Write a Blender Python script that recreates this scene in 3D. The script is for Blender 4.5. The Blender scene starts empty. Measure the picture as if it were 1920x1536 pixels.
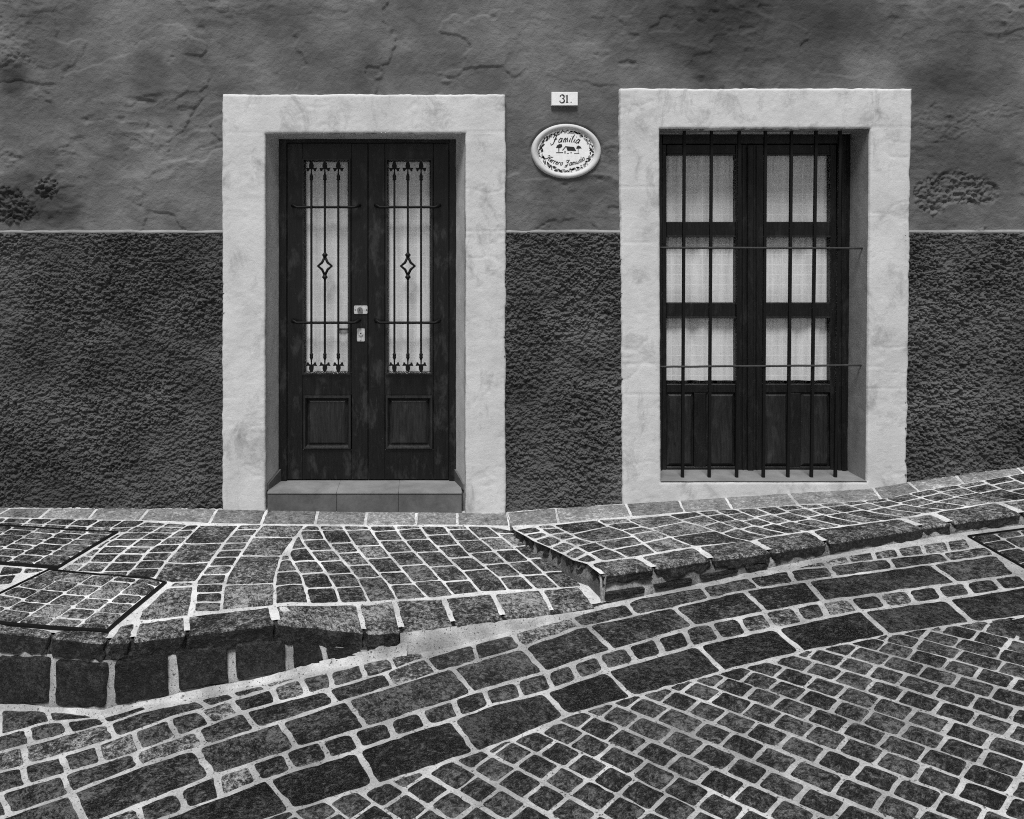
import bpy, math, random
import numpy as np
from mathutils import Vector

random.seed(7)
R = random.Random(11)
sc = bpy.context.scene
COL = sc.collection

# ------------------------------------------------------------------ camera, sky, sun, exposure
SC = 300.0          # pixels of the 1920 px photograph per metre on the wall plane
CX, HY = 790.0, 450.0   # point straight ahead of the lens (the photograph is a rectified crop)
D = 4.5             # camera to wall, metres
ZC = 1.683          # eye height above the door-side pavement

cam_d = bpy.data.cameras.new('camera'); cam = bpy.data.objects.new('camera', cam_d); COL.objects.link(cam)
cam.location = (0, -D, ZC); cam.rotation_euler = (math.pi/2, 0, 0)
cam_d.sensor_fit = 'HORIZONTAL'; cam_d.sensor_width = 36
cam_d.lens = 36*SC*D/1920
cam_d.shift_x = (960-CX)/1920; cam_d.shift_y = -(768-HY)/1920
cam_d.clip_start = 0.05; cam_d.clip_end = 500
sc.camera = cam

SUN_EL, SUN_ROT = math.radians(63), math.radians(194)
world = bpy.data.worlds.new('World'); sc.world = world; world.use_nodes = True
wn = world.node_tree; wn.nodes.clear()
sky = wn.nodes.new('ShaderNodeTexSky'); sky.sky_type = 'NISHITA'; sky.sun_disc = False
sky.sun_elevation = SUN_EL; sky.sun_rotation = SUN_ROT; sky.dust_density = 4; sky.air_density = 1.5
bw = wn.nodes.new('ShaderNodeRGBToBW'); bg = wn.nodes.new('ShaderNodeBackground'); wo = wn.nodes.new('ShaderNodeOutputWorld')
wn.links.new(sky.outputs[0], bw.inputs[0]); wn.links.new(bw.outputs[0], bg.inputs[0]); wn.links.new(bg.outputs[0], wo.inputs[0])
bg.inputs[1].default_value = 0.05
sun_d = bpy.data.lights.new('sun', 'SUN'); sun_d.energy = 3.0; sun_d.angle = math.radians(18); sun_d.color = (1, 1, 1)
sun = bpy.data.objects.new('sun', sun_d); COL.objects.link(sun)
sd = Vector((math.sin(SUN_ROT)*math.cos(SUN_EL), math.cos(SUN_ROT)*math.cos(SUN_EL), math.sin(SUN_EL)))
sun.rotation_euler = sd.to_track_quat('Z', 'Y').to_euler(); sun.location = (-3, -6, 9)
vs = sc.view_settings; vs.view_transform = 'Standard'; vs.look = 'None'; vs.gamma = 1; vs.use_curve_mapping = False
vs.exposure = 0.32
sc.cycles.use_denoising = False; sc.cycles.use_adaptive_sampling = False
sc.cycles.pixel_filter_type = 'BLACKMAN_HARRIS'; sc.cycles.filter_width = 1.05
sc.cycles.max_bounces = 6

# ------------------------------------------------------------------ small maths
def _h(ix, iy, seed):
    n = (ix.astype(np.int64)*374761393 + iy.astype(np.int64)*668265263 + seed*974634777) & 0x7fffffff
    n = ((n ^ (n >> 13))*1274126177) & 0x7fffffff
    n = (n ^ (n >> 16)) & 0xffff
    return n/65535.0
def vn(x, y, seed=0):
    x = np.asarray(x, float); y = np.asarray(y, float)
    ix = np.floor(x); iy = np.floor(y); fx = x-ix; fy = y-iy
    fx = fx*fx*fx*(fx*(6*fx-15)+10); fy = fy*fy*fy*(fy*(6*fy-15)+10)
    a = _h(ix, iy, seed); b = _h(ix+1, iy, seed); c = _h(ix, iy+1, seed); d = _h(ix+1, iy+1, seed)
    return (a*(1-fx)+b*fx)*(1-fy)+(c*(1-fx)+d*fx)*fy
def fbm(x, y, seed=0, n=4):
    s = 0; a = .5; t = 0
    for i in range(n):
        s = s + a*vn(x*2**i+i*17.3, y*2**i+i*9.1, seed+i); t += a; a *= .5
    return s/t
def sm(a, b, x):
    t = np.clip((np.asarray(x, float)-a)/(b-a), 0, 1); return t*t*(3-2*t)

def unproj(px, py, zf, n=12):
    z = 0.0
    for _ in range(n):
        s = (py-HY)/(ZC-z); X = (px-CX)/s; t = D*(1-SC/s); z = float(zf(X, t))
    return X, t, z
def proj(X, t, z):
    s = SC*D/(D-t)
    return CX+X*s, HY+(ZC-z)*s
def wallxz(px, py, y=0.0):
    s = SC*D/(D+y); return (px-CX)/s, ZC-(py-HY)/s

# ------------------------------------------------------------------ terrain heights
def zs(X, t):                                     # street
    X = np.clip(X, -7, 7); return -.145+.125*X-.008*X*X
WB = [(-700, 946), (0, 948), (250, 950), (420, 950), (500, 953), (860, 957), (950, 958), (1040, 950), (1170, 942), (1275, 935), (1400, 927), (1500, 920), (1620, 914), (1700, 901), (1800, 887), (1920, 871), (2600, 790)]
WBX = np.array([(p[0]-CX)/SC for p in WB]); WBZ = np.array([ZC-(p[1]-HY)/SC for p in WB])
def zw(X): return np.interp(X, WBX, WBZ)
def edge_tab(rows):
    xs, ts, zz = [], [], []
    for px, yt, yb in rows:
        X, t, z = unproj(px, yb, zs); s = SC*D/(D-t)
        xs.append(X); ts.append(t); zz.append(ZC-(yt-HY)/s)
    return np.array(xs), np.array(ts), np.array(zz)
AX, AT, AZ = edge_tab([(0, 1185, 1323), (100, 1196, 1328), (195, 1206, 1335), (248, 1203, 1316), (350, 1190, 1300), (435, 1180, 1283), (519, 1169, 1266), (600, 1177, 1247), (686, 1188, 1234), (759, 1183, 1223), (859, 1171, 1203), (947, 1159, 1181), (1039, 1150, 1160), (1119, 1138, 1142), (1160, 1130, 1131)])
BX, BT, BZ = edge_tab([(1129, 1078, 1132), (1232, 1064, 1111), (1337, 1048, 1088), (1449, 1034, 1064), (1555, 1017, 1042), (1789, 980, 1001), (1920, 961, 984)])
BX = np.append(BX, 7.0); BT = np.append(BT, BT[-1]); BZ = np.append(BZ, BZ[-1]+.10*(7-BX[-2]))
def zA(X, t):
    te = np.interp(X, AX, AT); return zw(X)+(np.interp(X, AX, AZ)-zw(X))*np.clip(t/te, 0, 1.15)
def zB(X, t):
    te = np.interp(X, BX, BT); return zw(X)+(np.interp(X, BX, BZ)-zw(X))*np.clip(t/te, 0, 1.15)

# ------------------------------------------------------------------ materials
def nt(name):
    m = bpy.data.materials.new(name); m.use_nodes = True; t = m.node_tree; b = t.nodes['Principled BSDF']
    return m, t, b
def node(t, ty, **kw):
    n = t.nodes.new(ty)
    for k, v in kw.items(): setattr(n, k, v)
    return n
def g(v): return (v, v, v, 1)
def noise(t, vec, scale, detail=5, rough=.6, dist=0):
    n = node(t, 'ShaderNodeTexNoise'); n.inputs['Scale'].default_value = scale; n.inputs['Detail'].default_value = detail
    n.inputs['Roughness'].default_value = rough; n.inputs['Distortion'].default_value = dist
    t.links.new(vec, n.inputs['Vector']); return n.outputs['Fac']
def ramp(t, fac, stops):
    r = node(t, 'ShaderNodeValToRGB'); e = r.color_ramp.elements
    e[0].position, e[0].color = stops[0][0], g(stops[0][1]); e[1].position, e[1].color = stops[-1][0], g(stops[-1][1])
    for p, v in stops[1:-1]:
        q = e.new(p); q.color = g(v)
    t.links.new(fac, r.inputs[0]); return r.outputs[0]
def math_(t, op, a, b=None, clamp=False):
    m = node(t, 'ShaderNodeMath', operation=op); m.use_clamp = clamp
    for i, v in enumerate((a, b)):
        if v is None: continue
        if isinstance(v, (int, float)): m.inputs[i].default_value = v
        else: t.links.new(v, m.inputs[i])
    return m.outputs[0]
def bump(t, b, h, strength, dist):
    n = node(t, 'ShaderNodeBump'); n.inputs['Strength'].default_value = strength; n.inputs['Distance'].default_value = dist
    t.links.new(h, n.inputs['Height'])
    prev = b.inputs['Normal'].links
    if prev: t.links.new(prev[0].from_socket, n.inputs['Normal'])
    t.links.new(n.outputs[0], b.inputs['Normal'])
def objco(t, scale=(1, 1, 1), rot=(0, 0, 0)):
    c = node(t, 'ShaderNodeTexCoord'); m = node(t, 'ShaderNodeMapping'); m.inputs['Scale'].default_value = scale
    m.inputs['Rotation'].default_value = rot
    t.links.new(c.outputs['Object'], m.inputs[0]); return m.outputs[0]

def stone_mat(name, lo, hi, streak=.5, rot=.6, rough=.62, bmp=.55, var=.10, con=3.0):
    m, t, b = nt(name)
    geo = node(t, 'ShaderNodeNewGeometry').outputs['Position']
    def mapped(sc_, rz=0):
        mp = node(t, 'ShaderNodeMapping'); mp.inputs['Scale'].default_value = sc_; mp.inputs['Rotation'].default_value = (0, 0, rz); t.links.new(geo, mp.inputs[0]); return mp.outputs[0]
    rnd = node(t, 'ShaderNodeObjectInfo').outputs['Random']
    # the grain runs another way in every stone
    mp = node(t, 'ShaderNodeMapping'); cr = node(t, 'ShaderNodeCombineXYZ')
    t.links.new(math_(t, 'ADD', math_(t, 'MULTIPLY', rnd, 1.3), rot-.65), cr.inputs[2]); t.links.new(geo, mp.inputs[0]); t.links.new(cr.outputs[0], mp.inputs['Rotation'])
    mp2 = node(t, 'ShaderNodeMapping'); mp2.inputs['Scale'].default_value = (55, 130, 90); t.links.new(mp.outputs[0], mp2.inputs[0])
    big = noise(t, geo, 8, 4, .62); fine = noise(t, geo, 170, 4, .7); st = noise(t, mp2.outputs[0], 1.0, 3, .65, .8)
    f = math_(t, 'ADD', math_(t, 'MULTIPLY', noise(t, geo, 46, 6, .72, .6), .55), math_(t, 'MULTIPLY', fine, .25))
    f = math_(t, 'ADD', f, math_(t, 'MULTIPLY', big, .30))
    f = math_(t, 'ADD', f, math_(t, 'MULTIPLY', st, streak*.6))
    f = math_(t, 'ADD', f, math_(t, 'MULTIPLY', math_(t, 'SUBTRACT', rnd, .5), var*.55))
    f = math_(t, 'DIVIDE', f, 1.10+streak*.6)
    f = math_(t, 'ADD', math_(t, 'MULTIPLY', math_(t, 'SUBTRACT', f, .5), con), .515)
    base = ramp(t, f, [(.36, lo*.15), (.44, lo*.7), (.51, (lo+hi)*.42), (.58, hi), (.70, hi*2.4)])
    t.links.new(base, b.inputs['Base Color'])
    b.inputs['Roughness'].default_value = rough-.20; b.inputs['Specular IOR Level'].default_value = .5
    chip = noise(t, geo, 46, 6, .72, .6)
    bump(t, b, noise(t, geo, 16, 3, .6), min(1, bmp*1.2), .03)
    bump(t, b, chip, min(1, bmp*1.6), .022)
    bump(t, b, st, bmp, .008); bump(t, b, fine, bmp, .005)
    return m
M = {}
M['stone_walk'] = stone_mat('sidewalk stone', .05, .18, .6, .5)
M['stone_ramp'] = stone_mat('ramp stone', .026, .11, .6, -.5)
M['stone_border'] = stone_mat('wall-glow border stone', .17, .28, .4, .2, .85, .35, .16, 1.5)  # paler than the other stones: glow along the wall foot put into the colour
M['stone_street'] = stone_mat('street stone', .016, .072, .7, .35, .55, .7)
M['stone_dark'] = stone_mat('dark street slab', .008, .042, .7, .25, .5, .9)
M['stone_cobble'] = stone_mat('cobble stone', .022, .072, .5, -.4, .6, .6)
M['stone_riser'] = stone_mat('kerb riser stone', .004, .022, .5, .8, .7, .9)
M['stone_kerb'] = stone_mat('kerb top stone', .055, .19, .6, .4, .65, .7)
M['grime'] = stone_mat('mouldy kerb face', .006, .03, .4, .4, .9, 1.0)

def mortar_mat(name, lo, hi):
    m, t, b = nt(name); v = objco(t)
    f = noise(t, v, 9, 5, .6); fn = noise(t, v, 160, 4, .7); pores = noise(t, v, 95, 2, .5)
    mix = math_(t, 'ADD', math_(t, 'MULTIPLY', f, .6), math_(t, 'MULTIPLY', fn, .5))
    wide = noise(t, v, 2.3, 4, .6)
    mix = math_(t, 'ADD', math_(t, 'MULTIPLY', mix, .62), math_(t, 'MULTIPLY', wide, .40))
    c = ramp(t, mix, [(.40, lo*.6), (.52, lo), (.66, hi)])
    pr = ramp(t, pores, [(.30, .12), (.37, 1)])
    mm = node(t, 'ShaderNodeMix', data_type='RGBA', blend_type='MULTIPLY'); mm.inputs[0].default_value = .85
    t.links.new(c, mm.inputs[6]); t.links.new(pr, mm.inputs[7]); t.links.new(mm.outputs[2], b.inputs['Base Color'])
    b.inputs['Roughness'].default_value = .9; b.inputs['Specular IOR Level'].default_value = .15
    bump(t, b, fn, .6, .006); bump(t, b, pr, .5, .006)
    return m
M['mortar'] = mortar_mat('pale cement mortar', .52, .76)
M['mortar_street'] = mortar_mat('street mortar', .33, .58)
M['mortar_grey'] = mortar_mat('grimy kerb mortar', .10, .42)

def paint_mat(name, lo, hi, scale=2.2, fine=90, bmp=.3, rough=.85, stain=None, dirt=0):
    m, t, b = nt(name); v = objco(t)
    f = noise(t, v, scale, 6, .62, .4); fn = noise(t, v, fine, 5, .7)
    mix = math_(t, 'ADD', math_(t, 'MULTIPLY', f, .75), math_(t, 'MULTIPLY', fn, .25))
    c = ramp(t, mix, [(.34, lo), (.66, hi)])
    if stain:
        a = node(t, 'ShaderNodeAttribute'); a.attribute_name = stain
        mm = node(t, 'ShaderNodeMix', data_type='RGBA', blend_type='MULTIPLY'); mm.inputs[0].default_value = 1
        t.links.new(c, mm.inputs[6]); t.links.new(a.outputs['Color'], mm.inputs[7]); c = mm.outputs[2]
    if dirt:
        dn = ramp(t, noise(t, objco(t, (3.2, 3.2, 2.2)), 1.6, 9, .74, .5), [(.52, 1), (.72, 1-dirt)])
        mm = node(t, 'ShaderNodeMix', data_type='RGBA', blend_type='MULTIPLY'); mm.inputs[0].default_value = 1
        t.links.new(c, mm.inputs[6]); t.links.new(dn, mm.inputs[7]); c = mm.outputs[2]
    t.links.new(c, b.inputs['Base Color']); b.inputs['Roughness'].default_value = rough; b.inputs['Specular IOR Level'].default_value = .2
    bump(t, b, fn, bmp, .004); bump(t, b, noise(t, v, 26, 5, .65, .5), bmp, .008)
    return m
M['plaster'] = paint_mat('dark painted plaster', .10, .165, 1.9, 170, .8, stain='stain')
M['roughcast'] = paint_mat('roughcast render', .05, .115, 2.5, 150, .5, .8, stain='stain')
M['white'] = paint_mat('white lime paint', .50, .66, 3.4, 150, .3, .85, dirt=.5)
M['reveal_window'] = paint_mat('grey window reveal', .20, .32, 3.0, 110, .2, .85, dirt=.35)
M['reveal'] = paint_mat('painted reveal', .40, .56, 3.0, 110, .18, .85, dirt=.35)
M['tread'] = paint_mat('worn step tread', .13, .24, 5, 90, .3)
M['sill'] = paint_mat('grey sill paint', .14, .24, 5, 110, .2)
M['tile'] = paint_mat('clay step tile', .075, .15, 6, 60, .2, .6)

def wood_mat(name, lo, hi, wear=.12):
    m, t, b = nt(name)
    rnd = node(t, 'ShaderNodeObjectInfo').outputs['Random']
    v = objco(t, (28, 28, 2.2)); v2 = objco(t, (6, 6, 2.4))
    gr = noise(t, v, 3.0, 7, .7, .7); pt = noise(t, v2, 2.6, 6, .68, .3)
    c = ramp(t, gr, [(.34, lo), (.68, hi)])
    wearf = ramp(t, pt, [(.52, 0), (.70, 1)])
    mm = node(t, 'ShaderNodeMix', data_type='RGBA', blend_type='ADD'); t.links.new(wearf, mm.inputs[0])
    t.links.new(c, mm.inputs[6]); mm.inputs[7].default_value = g(wear*.30); 
    t.links.new(mm.outputs[2], b.inputs['Base Color']); b.inputs['Roughness'].default_value = .36; b.inputs['Specular IOR Level'].default_value = .4
    bump(t, b, gr, .5, .003)
    return m
M['wood'] = wood_mat('dark varnished wood', .0018, .009, .10)
M['wood_highlit'] = wood_mat('highlit moulding wood', .006, .028, .07)  # mouldings and panels lifted in tone, their highlights put into the colour
M['wood_window'] = wood_mat('dark window wood', .0025, .012, .05)

def metal_mat(name, v_, rough, metallic=1.0):
    m, t, b = nt(name); v = objco(t)
    c = ramp(t, noise(t, v, 60, 4, .6), [(.3, v_*.7), (.7, v_*1.2)])
    t.links.new(c, b.inputs['Base Color']); b.inputs['Roughness'].default_value = rough; b.inputs['Metallic'].default_value = metallic; b.inputs['Specular IOR Level'].default_value = .2
    bump(t, b, noise(t, v, 150, 3, .6), .2, .002); return m
M['iron'] = metal_mat('black wrought iron', .006, .6, 0)
M['iron_grey'] = metal_mat('worn iron rod', .045, .5, 0)
M['steel'] = metal_mat('satin lock plate', .62, .42, .35)
M['steel_dark'] = metal_mat('lock cylinder', .22, .4, .5)
M['hole'] = metal_mat('keyhole black', .004, .8, 0)
M['frame_metal'] = metal_mat('hatch frame steel', .006, .6, 0)

def plain(name, v, rough=.4):
    m, t, b = nt(name)
    c = ramp(t, noise(t, objco(t), 40, 3, .6), [(.3, v*.92), (.7, min(1, v*1.05))])
    t.links.new(c, b.inputs['Base Color']); b.inputs['Roughness'].default_value = rough; return m
M['enamel'] = plain('white glazed tile', .86, .3)
M['ink'] = plain('black glaze', .02, .4)
M['ink_grey'] = plain('grey glaze', .28, .4)
M['rim'] = plain('pale plaster rim', .56, .8)
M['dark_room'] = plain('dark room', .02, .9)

def glass_mat():
    m = bpy.data.materials.new('window glass'); m.use_nodes = True; t = m.node_tree; t.nodes.clear()
    tr = node(t, 'ShaderNodeBsdfTransparent'); gl = node(t, 'ShaderNodeBsdfGlossy'); gl.inputs['Roughness'].default_value = .03
    lw = node(t, 'ShaderNodeLayerWeight'); lw.inputs[0].default_value = .5
    sch = math_(t, 'ADD', math_(t, 'MULTIPLY', math_(t, 'POWER', lw.outputs['Facing'], 5.0), .9), .03); mx = node(t, 'ShaderNodeMixShader'); o = node(t, 'ShaderNodeOutputMaterial')
    dn = noise(t, objco(t), 3, 3, .5); bp = node(t, 'ShaderNodeBump'); bp.inputs['Strength'].default_value = .04; t.links.new(dn, bp.inputs['Height'])
    t.links.new(bp.outputs[0], gl.inputs['Normal'])
    tr.inputs[0].default_value = g(.96)
    t.links.new(sch, mx.inputs[0]); t.links.new(tr.outputs[0], mx.inputs[1]); t.links.new(gl.outputs[0], mx.inputs[2]); t.links.new(mx.outputs[0], o.inputs[0])
    return m
M['glass'] = glass_mat()

def curtain_mat(name, px, pz, ox=0, oz=0, k=.55):
    m, t, b = nt(name)
    u = node(t, 'ShaderNodeUVMap').outputs[0]; sp = node(t, 'ShaderNodeSeparateXYZ'); t.links.new(u, sp.inputs[0])
    def lines(o, p, off, w):
        f = math_(t, 'FRACT', math_(t, 'ADD', math_(t, 'DIVIDE', o, p), off))
        return math_(t, 'LESS_THAN', f, w)
    lx = lines(sp.outputs[0], px, ox, .085); lz = lines(sp.outputs[1], pz, oz, .085)
    mx = math_(t, 'MAXIMUM', math_(t, 'MULTIPLY', lx, .75), lz)
    n1 = noise(t, objco(t, (26, 26, 1.3)), 1.2, 4, .6); n2 = noise(t, objco(t), 5, 4, .6)
    c = ramp(t, math_(t, 'ADD', math_(t, 'MULTIPLY', n1, .6), math_(t, 'MULTIPLY', n2, .4)), [(.3, .64), (.6, .90)])
    mm = node(t, 'ShaderNodeMix', data_type='RGBA'); t.links.new(math_(t, 'MULTIPLY', mx, k), mm.inputs[0]); t.links.new(c, mm.inputs[6]); mm.inputs[7].default_value = g(.95)
    t.links.new(mm.outputs[2], b.inputs['Base Color']); b.inputs['Roughness'].default_value = .9; b.inputs['Specular IOR Level'].default_value = .1
    return m
M['curtain_door'] = curtain_mat('sheer door curtain', .09, .079, .3, .1)
M['curtain_win'] = curtain_mat('checked window curtain', .066, .066, .2, .0, 1.0)

# ------------------------------------------------------------------ mesh helpers
def link(name, me, mat, parent=None):
    if mat is not None: me.materials.append(mat)
    o = bpy.data.objects.new(name, me); COL.objects.link(o)
    if parent is not None: o.parent = parent
    return o
def tag(o, label=None, cat=None, group=None, kind=None):
    if label: o['label'] = label
    if cat: o['category'] = cat
    if group: o['group'] = group
    if kind: o['kind'] = kind
    return o
def empty(name, loc=(0, 0, 0), parent=None):
    o = bpy.data.objects.new(name, None); COL.objects.link(o); o.location = loc; o.empty_display_size = .1
    if parent is not None: o.parent = parent
    return o
class MB:
    def __init__(s): s.v = []; s.f = []; s.sm = []
    def add(s, vs, fs, smooth=False):
        k = len(s.v); s.v += [tuple(p) for p in vs]; s.f += [tuple(i+k for i in f) for f in fs]; s.sm += [smooth]*len(fs)
    def box(s, x0, x1, y0, y1, z0, z1, bev=.002):
        b = min(bev, (x1-x0)*.3, (y1-y0)*.3, (z1-z0)*.3)
        # chamfered front (towards -Y), square back
        vs = [(x0, y1, z0), (x1, y1, z0), (x1, y1, z1), (x0, y1, z1),
              (x0, y0+b, z0), (x1, y0+b, z0), (x1, y0+b, z1), (x0, y0+b, z1),
              (x0+b, y0, z0+b), (x1-b, y0, z0+b), (x1-b, y0, z1-b), (x0+b, y0, z1-b)]
        fs = [(3, 2, 1, 0), (8, 9, 10, 11)]
        for i in range(4):
            j = (i+1) % 4; fs += [(i, j, 4+j, 4+i), (4+i, 4+j, 8+j, 8+i)]
        s.add(vs, fs)
    def tube(s, pts, r, n=6, cap=True, rot=0):
        pts = [Vector(p) for p in pts]; rings = []
        rr = r if isinstance(r, (list, tuple)) else [r]*len(pts)
        for i, p in enumerate(pts):
            d = (pts[min(i+1, len(pts)-1)]-pts[max(i-1, 0)]).normalized()
            up = Vector((0, 1, 0)) if abs(d.y) < .9 else Vector((0, 0, 1))
            a = d.cross(up).normalized(); b = d.cross(a).normalized()
            rings.append([p+(a*math.cos(2*math.pi*k/n+rot)+b*math.sin(2*math.pi*k/n+rot))*rr[i] for k in range(n)])
        vs = [q for ring in rings for q in ring]; fs = []
        for i in range(len(pts)-1):
            for k in range(n):
                fs.append((i*n+k, i*n+(k+1) % n, (i+1)*n+(k+1) % n, (i+1)*n+k))
        if cap: fs += [tuple(range(n))[::-1], tuple((len(pts)-1)*n+k for k in range(n))]
        s.add(vs, fs, n > 5)
    def prism(s, poly, y0, y1):          # polygon in XZ, extruded along Y (front y0)
        n = len(poly); vs = [(x, y0, z) for x, z in poly]+[(x, y1, z) for x, z in poly]
        fs = [tuple(range(n)), tuple(range(2*n-1, n-1, -1))]+[(i, i+n, (i+1) % n+n, (i+1) % n) for i in range(n)]
        s.add(vs, fs)
    def build(s, name, mat, parent=None):
        me = bpy.data.meshes.new(name); me.from_pydata(s.v, [], s.f); me.polygons.foreach_set('use_smooth', s.sm); me.update()
        import bmesh
        bm = bmesh.new(); bm.from_mesh(me); bmesh.ops.recalc_face_normals(bm, faces=bm.faces); bm.to_mesh(me); bm.free()
        return link(name, me, mat, parent)
def grid_mesh(name, xs, zs_, yfun, mat, parent=None, keep=None, stain=None, xyfun=None, smooth=True):
    """heightfield facing -Y over arrays xs, zs_"""
    Xg, Zg = np.meshgrid(xs, zs_); Yg = yfun(Xg, Zg)
    if xyfun: Xo, Zo = xyfun(Xg, Zg)
    else: Xo, Zo = Xg, Zg
    nx, nz = len(xs), len(zs_); v = np.stack([Xo, Yg, Zo], -1).reshape(-1, 3)
    i = np.arange((nz-1)*nx).reshape(nz-1, nx)[:, :-1].ravel()
    f = np.stack([i, i+1, i+nx+1, i+nx], -1)
    if keep is not None:
        cx = (Xg[:-1, :-1]+Xg[1:, 1:]).ravel()/2; cz = (Zg[:-1, :-1]+Zg[1:, 1:]).ravel()/2
        f = f[keep(cx, cz)]
    used = np.zeros(len(v), bool); used[f.ravel()] = True
    remap = np.cumsum(used)-1; v = v[used]; f = remap[f]
    me = bpy.data.meshes.new(name); me.vertices.add(len(v)); me.vertices.foreach_set('co', v.ravel())
    me.loops.add(len(f)*4); me.loops.foreach_set('vertex_index', f.ravel().astype(np.int32))
    me.polygons.add(len(f)); me.polygons.foreach_set('loop_start', np.arange(0, len(f)*4, 4, dtype=np.int32))
    try: me.polygons.foreach_set('loop_total', np.full(len(f), 4, np.int32))
    except Exception: pass
    me.update(calc_edges=True); me.polygons.foreach_set('use_smooth', np.full(len(f), smooth))
    if stain is not None:
        sv = stain(Xg, Zg).ravel()[used]; a = me.color_attributes.new('stain', 'FLOAT_COLOR', 'POINT')
        a.data.foreach_set('color', np.stack([sv, sv, sv, np.ones_like(sv)], -1).ravel().astype(np.float32))
    return link(name, me, mat, parent)

# ------------------------------------------------------------------ stones
def inset(poly, gap):
    n = len(poly); c = []
    A = sum(poly[i][0]*poly[(i+1) % n][1]-poly[(i+1) % n][0]*poly[i][1] for i in range(n))/2
    if A < 0: poly = poly[::-1]
    E = []
    for i in range(n):
        p, q = poly[i], poly[(i+1) % n]; dx, dy = q[0]-p[0], q[1]-p[1]; L = math.hypot(dx, dy)
        if L < 1e-6: continue
        E.append(((p[0]-dy/L*gap, p[1]+dx/L*gap), (dx/L, dy/L), L))
    out = []
    for i in range(len(E)):
        (p, d, _), (q, e, _) = E[i-1], E[i]
        den = d[0]*e[1]-d[1]*e[0]
        if abs(den) < .12: out.append(q); continue
        k = ((q[0]-p[0])*e[1]-(q[1]-p[1])*e[0])/den
        out.append((p[0]+d[0]*k, p[1]+d[1]*k))
    A2 = sum(out[i][0]*out[(i+1) % len(out)][1]-out[(i+1) % len(out)][0]*out[i][1] for i in range(len(out)))/2
    return out if A2 > 2.5e-4 else None
def roundpoly(poly, r, rnd, jit):
    out = []; n = len(poly)
    for i in range(n):
        a, p, b = Vector(poly[i-1]), Vector(poly[i]), Vector(poly[(i+1) % n])
        u, w = a-p, b-p; lu, lw = u.length, w.length
        if lu < 1e-5 or lw < 1e-5: continue
        u /= lu; w /= lw; turn = 1+u.dot(w)
        rr = min(r*rnd.uniform(.5, 1.5), lu*.38, lw*.38)
        if turn < .05: out.append(p+Vector((rnd.uniform(-jit, jit), rnd.uniform(-jit, jit))))
        else:
            out += [p+u*rr, p+(u+w)*rr*.30, p+w*rr]
        if lw > .05:
            k = max(1, int(lw/.045))
            for q in range(1, k+1):
                m = p+w*(rr+(lw-2*rr)*q/(k+1)); out.append(m+Vector((-w.y, w.x))*rnd.uniform(-jit, jit))
    return out
def stone(name, poly, zf, mat, parent, rnd, gap=.0055, r=.011, jit=.0025, depth=.03, proud=.0, bev=.005, acc=None, crown=.003, side=None):
    """poly in plan (X, t); a bevelled, slightly uneven stone"""
    pl = inset([(p[0], -p[1]) for p in poly], gap*rnd.uniform(.75, 1.3))
    if pl is None: return None
    pl = roundpoly(pl, r, rnd, jit)
    if len(pl) < 4: return None
    cx = sum(p[0] for p in pl)/len(pl); cy = sum(p[1] for p in pl)/len(pl)
    rad = sum(math.hypot(p[0]-cx, p[1]-cy) for p in pl)/len(pl)
    if rad < .012: return None
    up = proud+rnd.uniform(-.0008, .0016); tm = min(.018, .0010/rad); tx, ty = rnd.uniform(-tm, tm), rnd.uniform(-tm, tm)
    def Z(x, y): return float(zf(x, -y))+up+(x-cx)*tx+(y-cy)*ty
    n = len(pl); vs = []; b = min(bev, rad*.3)
    def ringp(k): return [(cx+(p[0]-cx)*k, cy+(p[1]-cy)*k) for p in pl]
    deep = depth > .05
    def rag(a): return 1+(rnd.uniform(-a, a*.4))/rad
    lv = [depth, depth*.72, depth*.45] if deep else [depth]
    for q, dd in enumerate(lv):
        for p in pl:
            k_ = rag(.016 if q == 0 else .010) if deep else 1
            vs.append((cx+(p[0]-cx)*k_, cy+(p[1]-cy)*k_, Z(p[0], p[1])-dd+(rnd.uniform(-.012, .012) if deep and q == 0 else 0)))
    for p in pl: vs.append((p[0], p[1], Z(p[0], p[1])-b))
    for p in ringp(1-b*.55/rad): vs.append((p[0], p[1], Z(p[0], p[1])-b*.3))
    for p in ringp(1-b*1.5/rad): vs.append((p[0], p[1], Z(p[0], p[1])))
    for p in ringp(.5): vs.append((p[0], p[1], Z(p[0], p[1])+crown*rnd.uniform(.2, 1.1)))
    vs.append((cx, cy, Z(cx, cy)+crown))
    fs = []
    nr = 3+len(lv)
    for k in range(nr):
        for i in range(n):
            j = (i+1) % n; fs.append((k*n+i, k*n+j, (k+1)*n+j, (k+1)*n+i))
    for i in range(n): fs.append((nr*n+i, nr*n+(i+1) % n, (nr+1)*n))
    if acc is not None:
        acc.add(vs, fs, True); return None
    me = bpy.data.meshes.new(name); o0 = (cx, cy, vs[-1][2])
    me.from_pydata([(a-o0[0], b_-o0[1], c-o0[2]) for a, b_, c in vs], [], fs); me.polygons.foreach_set('use_smooth', [True]*len(fs))
    o = link(name, me, mat, parent); o.location = o0
    if side is not None:
        me.materials.append(side); me.polygons.foreach_set('material_index', [1]*(len(lv)*n)+[0]*(len(fs)-len(lv)*n))
    return o
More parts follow.
